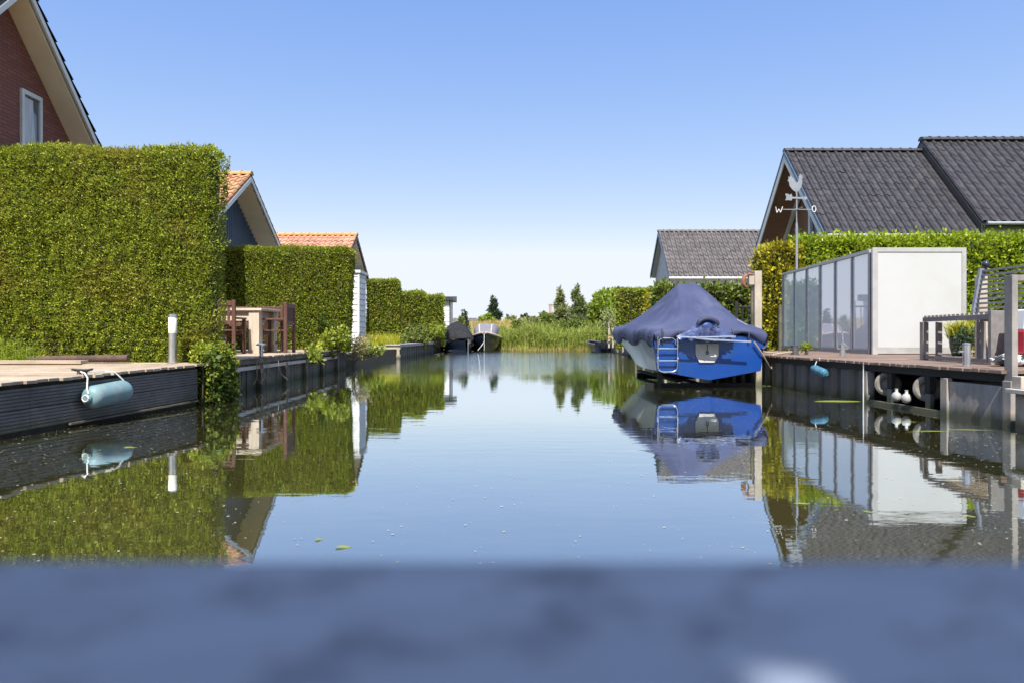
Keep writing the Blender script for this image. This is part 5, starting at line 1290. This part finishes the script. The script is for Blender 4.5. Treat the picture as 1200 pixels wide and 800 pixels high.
mb = MB(); mb.tube([(cx + .62, 41.1, .78), (cx + .62, 41.05, .4), (cx + .62, 41.08, .0)], .03, 6); mb.build('bow_post', m_steel, kb)
# --- small dark boat on the right
db = thing('small_dinghy', (5.4, 43.5, 0), 'small black dinghy moored at the far right bank by the reeds', 'boat')
mb = MB(); cx = 5.95
drows = hull(mb, [(41.8, cx + .1, .58, .5, -.15, .05, .48), (43, cx, .68, .55, -.18, .05, .50), (44.3, cx - .2, .48, .3, -.1, .1, .58), (45.2, cx - .42, .06, .03, .2, .3, .68)], 14, True)
mb.add([p for p in drows[0]], [tuple(range(len(drows[0])))]); mb.build('hull', m_navy, db, smooth=True)
mb = MB(); mb.tube([r[0] for r in drows], .035, 6); mb.tube([r[-1] for r in drows], .035, 6); mb.build('gunwale', m_canopy, db)
mb = MB(); mb.box(cx - .4, cx + .6, 42.2, 42.5, .36, .42); mb.box(cx - .55, cx + .5, 43.3, 43.6, .38, .44); mb.build('seats', m_canopy, db)
mb = MB(); mb.box(cx - .1, cx + .25, 41.55, 41.8, .2, .75); mb.build('outboard_motor', m_iron, db, bevel=.04)
# ------------------------------------------------------------------ FAR BANK
rng = np.random.default_rng(201)
n = 6500
P = np.stack([rng.uniform(-1.2, 7.4, n), 46.55 + 4.5*rng.uniform(0, 1, n)**1.3, np.full(n, .0)], 1)
hh = (1.2 + .45*wob(P*np.array([1, 1, 0]), 202, .9)) * rng.uniform(.7, 1.25, n)
V, Q = blades(P, hh, .05, .12, rng)
m2 = 16000; idx = rng.integers(0, n, m2); lp = P[idx].copy(); lp[:, 2] = hh[idx] * rng.uniform(.25, .9, m2)
v2, q2 = leaves(lp, rng.normal(size=(m2, 3)) + np.array([0, 0, .9]), .5, .04, rng)
o = mesh_np('reeds', np.concatenate([V, v2]), np.concatenate([Q, q2 + len(V)]), np.zeros(len(Q) + len(q2)), [L_reed], loc=(3, 48, 0))
setp(o, 'dense band of green reeds across the end of the canal', 'reeds', kind='stuff')
n = 900
P = np.stack([rng.uniform(-1.0, 6.0, n), rng.uniform(46.3, 46.8, n), np.zeros(n)], 1)
V, Q = blades(P, rng.uniform(.1, .35, n), .03, .5, rng)
o = mesh_np('dry_reed_stubble', V, Q, np.zeros(len(Q)), [L_drygrass], loc=(3, 46.5, 0)); setp(o, 'dry tan reed stubble at the waterline of the reeds', 'reeds', kind='stuff')
# dike
xs = np.linspace(-70, 90, 110); yy = np.linspace(52, 84, 18); V = []
for y in yy:
    for x in xs:
        t = (y - 52)/32; V.append((x, y, ZG - .1 + 1.75*math.sin(math.pi*min(1, t*1.25))**.8*(1 if t < .4 else max(.0, 1 - (t-.4)/.6)**.6 if t < 1 else 0) + .12*math.sin(x*.5 + y*.3)))
V = np.array(V); q = len(xs); ii, jj = np.meshgrid(np.arange(len(yy)-1), np.arange(q-1), indexing='ij'); b0 = (ii*q + jj).ravel()
o = mesh_np('dike', V, np.stack([b0, b0+1, b0+q+1, b0+q], 1), np.zeros(len(b0)), [M('dry_dike_grass', (.26, .21, .07), (.16, .18, .04), .6, .95, bump=.05, bscale=8)], loc=(0, 60, 0), smooth=True)
setp(o, 'low grassy dike with dry tan grass beyond the reeds', 'dike', kind='structure')
def dz(x, y): return V[np.argmin((V[:, 0]-x)**2 + (V[:, 1]-y)**2), 2]
n = 9000; P = np.stack([rng.uniform(-12, 22, n), rng.uniform(52, 66, n), np.zeros(n)], 1)
DV = V; gi = ((np.clip(np.round((P[:, 1]-52)/(32/17)), 0, 17)).astype(int)*q + np.clip(np.round((P[:, 0]+70)/(160/109)), 0, 109).astype(int)); P[:, 2] = DV[gi, 2] - .1
Vb, Qb = blades(P, rng.uniform(.3, .7, n), .06, .3, rng)
o = mesh_np('dike_grass', Vb, Qb, np.zeros(len(Qb)), [L_drygrass], loc=(0, 58, 0)); setp(o, 'dry tan grass standing on the dike slope', 'grass', kind='stuff')
def ptree(name, label, px, Y, top, wpx, kind, mats, seed, n, L, W, zb=None, cat='tree', group=None):
    """px centre, distance, top row in photo pixels, width in photo pixels"""
    x = (px - 592)*Y/F; z0 = ZG if zb is None else zb; h = 1 - (top - 393)*Y/F - z0; wd = wpx*Y/F/2
    rg = np.random.default_rng(seed); cl = []
    if kind == 'cone':
        for i in range(16):
            t = i/15; r = wd*(1 - t)**.8*rg.uniform(.7, 1.1) + .05*wd; a = rg.uniform(0, 6.28); cl.append((r*.45*math.cos(a), r*.45*math.sin(a), h*(.16 + .80*t), r*.75 + .08, r*.75 + .08, h*.07))
    elif kind == 'column':
        for i in range(16):
            t = i/15; r = wd*(.55 + .6*math.sin(math.pi*min(.92, t*.75 + .28)))*rg.uniform(.6, 1.0)*(1 if t < .75 else (1.12 - t)/.4); a = rg.uniform(0, 6.28); cl.append((r*.5*math.cos(a), r*.5*math.sin(a), h*(.14 + .80*t), r*.62 + .05, r*.62 + .05, h*.07))
    else:
        for i in range(18):
            a = rg.uniform(0, 6.28); q_ = math.sqrt(rg.uniform(0, 1)); el = rg.uniform(.30, .92)
            k_ = math.sqrt(max(.05, 1 - ((el - .45)/.55)**2)); cl.append((wd*.72*q_*k_*math.cos(a), wd*.72*q_*k_*math.sin(a), h*el*.93, wd*rg.uniform(.22, .36), wd*rg.uniform(.22, .36), h*rg.uniform(.1, .15)))
    return tree(name, label, x, Y, z0, h, cl, n, L, W, mats, seed, cat=cat, group=group, tr=.035*h + .03, th=.85 if kind != 'round' else .6, shell=.35, up=.25)
TR = (L_tree, m_bark); BI = (L_birch, m_bark); CO = (L_dkcon, m_bark); BA = (L_bank, m_bark)
ptree('conifer_tree', 'tall dark narrow conifer on the skyline behind the navy sloop', 577.5, 92, 349, 16, 'column', CO, 211, 2500, .5, .2)
ptree('pale_birch_tree', 'pale feathery narrow tree left of its darker neighbour above the reeds', 656, 55, 337, 22, 'column', BI, 212, 4500, .26, .08)
ptree('birch_tree', 'slightly taller and greener narrow tree right of the pale feathery tree', 675.5, 54, 334.5, 24, 'column', (leaf_mat('greener_birch', (.09, .125, .04), (.16, .20, .07), (.27, .30, .12), .3), m_bark), 213, 5200, .26, .09)
ptree('broadleaf_tree', 'round green tree with smooth wide crown right of the narrow trees', 718, 62, 333, 66, 'round', TR, 214, 8000, .34, .2)
ptree('broadleaf_tree', 'lower round green tree behind the square olive hedge', 752, 70, 335, 60, 'round', TR, 215, 5000, .34, .2)
ptree('broadleaf_tree', 'low spreading green tree filling the gap below the round tree beside the flat roofed house', 702, 56, 343, 40, 'round', TR, 216, 2600, .3, .17)
ptree('round_shrub', 'round light green bush at the foot of the dark skyline conifer', 571, 80, 368.5, 24, 'round', TR, 217, 1400, .4, .25, cat='bush')
ptree('round_shrub', 'rounded bush on the skyline right of the dark conifer', 598, 95, 367.5, 16, 'round', BA, 218, 900, .45, .25, cat='bush')
ptree('round_shrub', 'small dark bush on the skyline left of the chimney', 614, 97, 366.5, 15, 'round', (L_dkcon, m_bark), 219, 800, .45, .25, cat='bush')
ptree('round_shrub', 'small grey green bush on the skyline next to the chimney', 637, 100, 364, 14, 'round', BA, 220, 700, .45, .25, cat='bush')
ptree('conifer_shrub', 'pointed young conifer between the two moored boats at left', 544, 52, 364, 13, 'cone', CO, 221, 900, .24, .1)
ptree('round_shrub', 'light green pointed bush behind the black covered boat', 541, 49.5, 372, 14, 'cone', BA, 222, 900, .24, .1, cat='bush')
for i, (px, Y, top, wd, lb) in enumerate(((620, 53, 371.5, 34, 'wide grey green willow bush behind the left part of the reeds'), (642, 54, 367, 26, 'taller bank bush left of the narrow trees'), (666, 52.5, 370, 30, 'bank bush at the feet of the two narrow trees'),
        (690, 51, 374, 26, 'bright bank bush below the flat roofed house'), (702, 48.5, 379, 26, 'light green bank bush behind the small black dinghy'), (606, 55, 375, 22, 'small bank bush at the end of the dry dike grass'), (722, 50, 366, 24, 'dull olive bush beside the square olive hedge'))):
    ptree('bank_shrub', lb, px, Y, top, wd, 'round', BA if i not in (0, 6) else BI, 230 + i, 1300, .26, .11, cat='bush')
# houses far off
fh = thing('low_house', (8.7, 66, ZG), 'low house with white flat roof edge seen among the far trees', 'house')
mb = MB(); mb.box(7.7, 11, 66, 71, ZG, 2.75); mb.build('wall', M('dark_far_wall', (.12, .12, .13), (.1, .1, .11), 3, .7), fh)
mb = MB(); mb.box(7.5, 11.2, 65.7, 71.3, 2.76, 3.02); mb.build('roof', m_white, fh)
mb = MB(); mb.prism([(65.5, 1.75), (65.98, 2.72), (65.98, 1.6), (65.5, 1.6)], 'x', 7.72, 9.7); mb.build('awning', M('blue_grey_slates', (.19, .21, .25), (.15, .165, .2), 3, .6), fh)
gh = house('grey_roof_house', 'distant grey roofed house behind the black covered boat', -3.0, -7.5, 73, 2.75, .7, .7, 2.4, 2.4, .2, ZG,
      dict(tile=m_tile_g, soffit=m_white, barge=m_white, wall=m_greywhite), .4, .4, 'pan', .06, 240, t=.08, barge=.15, verge=.08)
ch = thing('brick_chimney', (7.95, 120, ZG), 'slim pinkish chimney rising beyond the far bushes', 'chimney')
mb = MB(); mb.box(7.72, 8.18, 120, 120.5, ZG, 6.3); mb.build('shaft', M('pink_brick', (.42, .27, .22), (.36, .22, .18), 5, .8), ch)
mb = MB(); mb.box(7.66, 8.24, 119.94, 120.56, 6.302, 6.5); mb.build('cap', m_conc, ch)
# distant tree belts so the horizon is closed from other viewpoints
def belt(label, x0, x1, Y, h, n, seed):
    rg = np.random.default_rng(seed); cl = []
    k = int((x1 - x0)/5)
    for i in range(k): cl.append((x0 + (x1 - x0)*(i + rg.uniform(.1, .9))/k, Y + rg.uniform(-6, 6), ZG + h*rg.uniform(.3, .55), 4.2, 3, h*rg.uniform(.3, .5)))
    V, Q = cluster_leaves(cl, n, 1.1, .8, rg, shell=.6); V[:, 2] = np.maximum(V[:, 2], ZG)
    o = mesh_np('far_wood', V, Q, np.zeros(len(Q)), [L_bank], loc=((x0+x1)/2, Y, ZG)); setp(o, label, 'wood', kind='stuff')
belt('far off belt of trees on the flat horizon', -260, 260, 330, 6.5, 9000, 251)
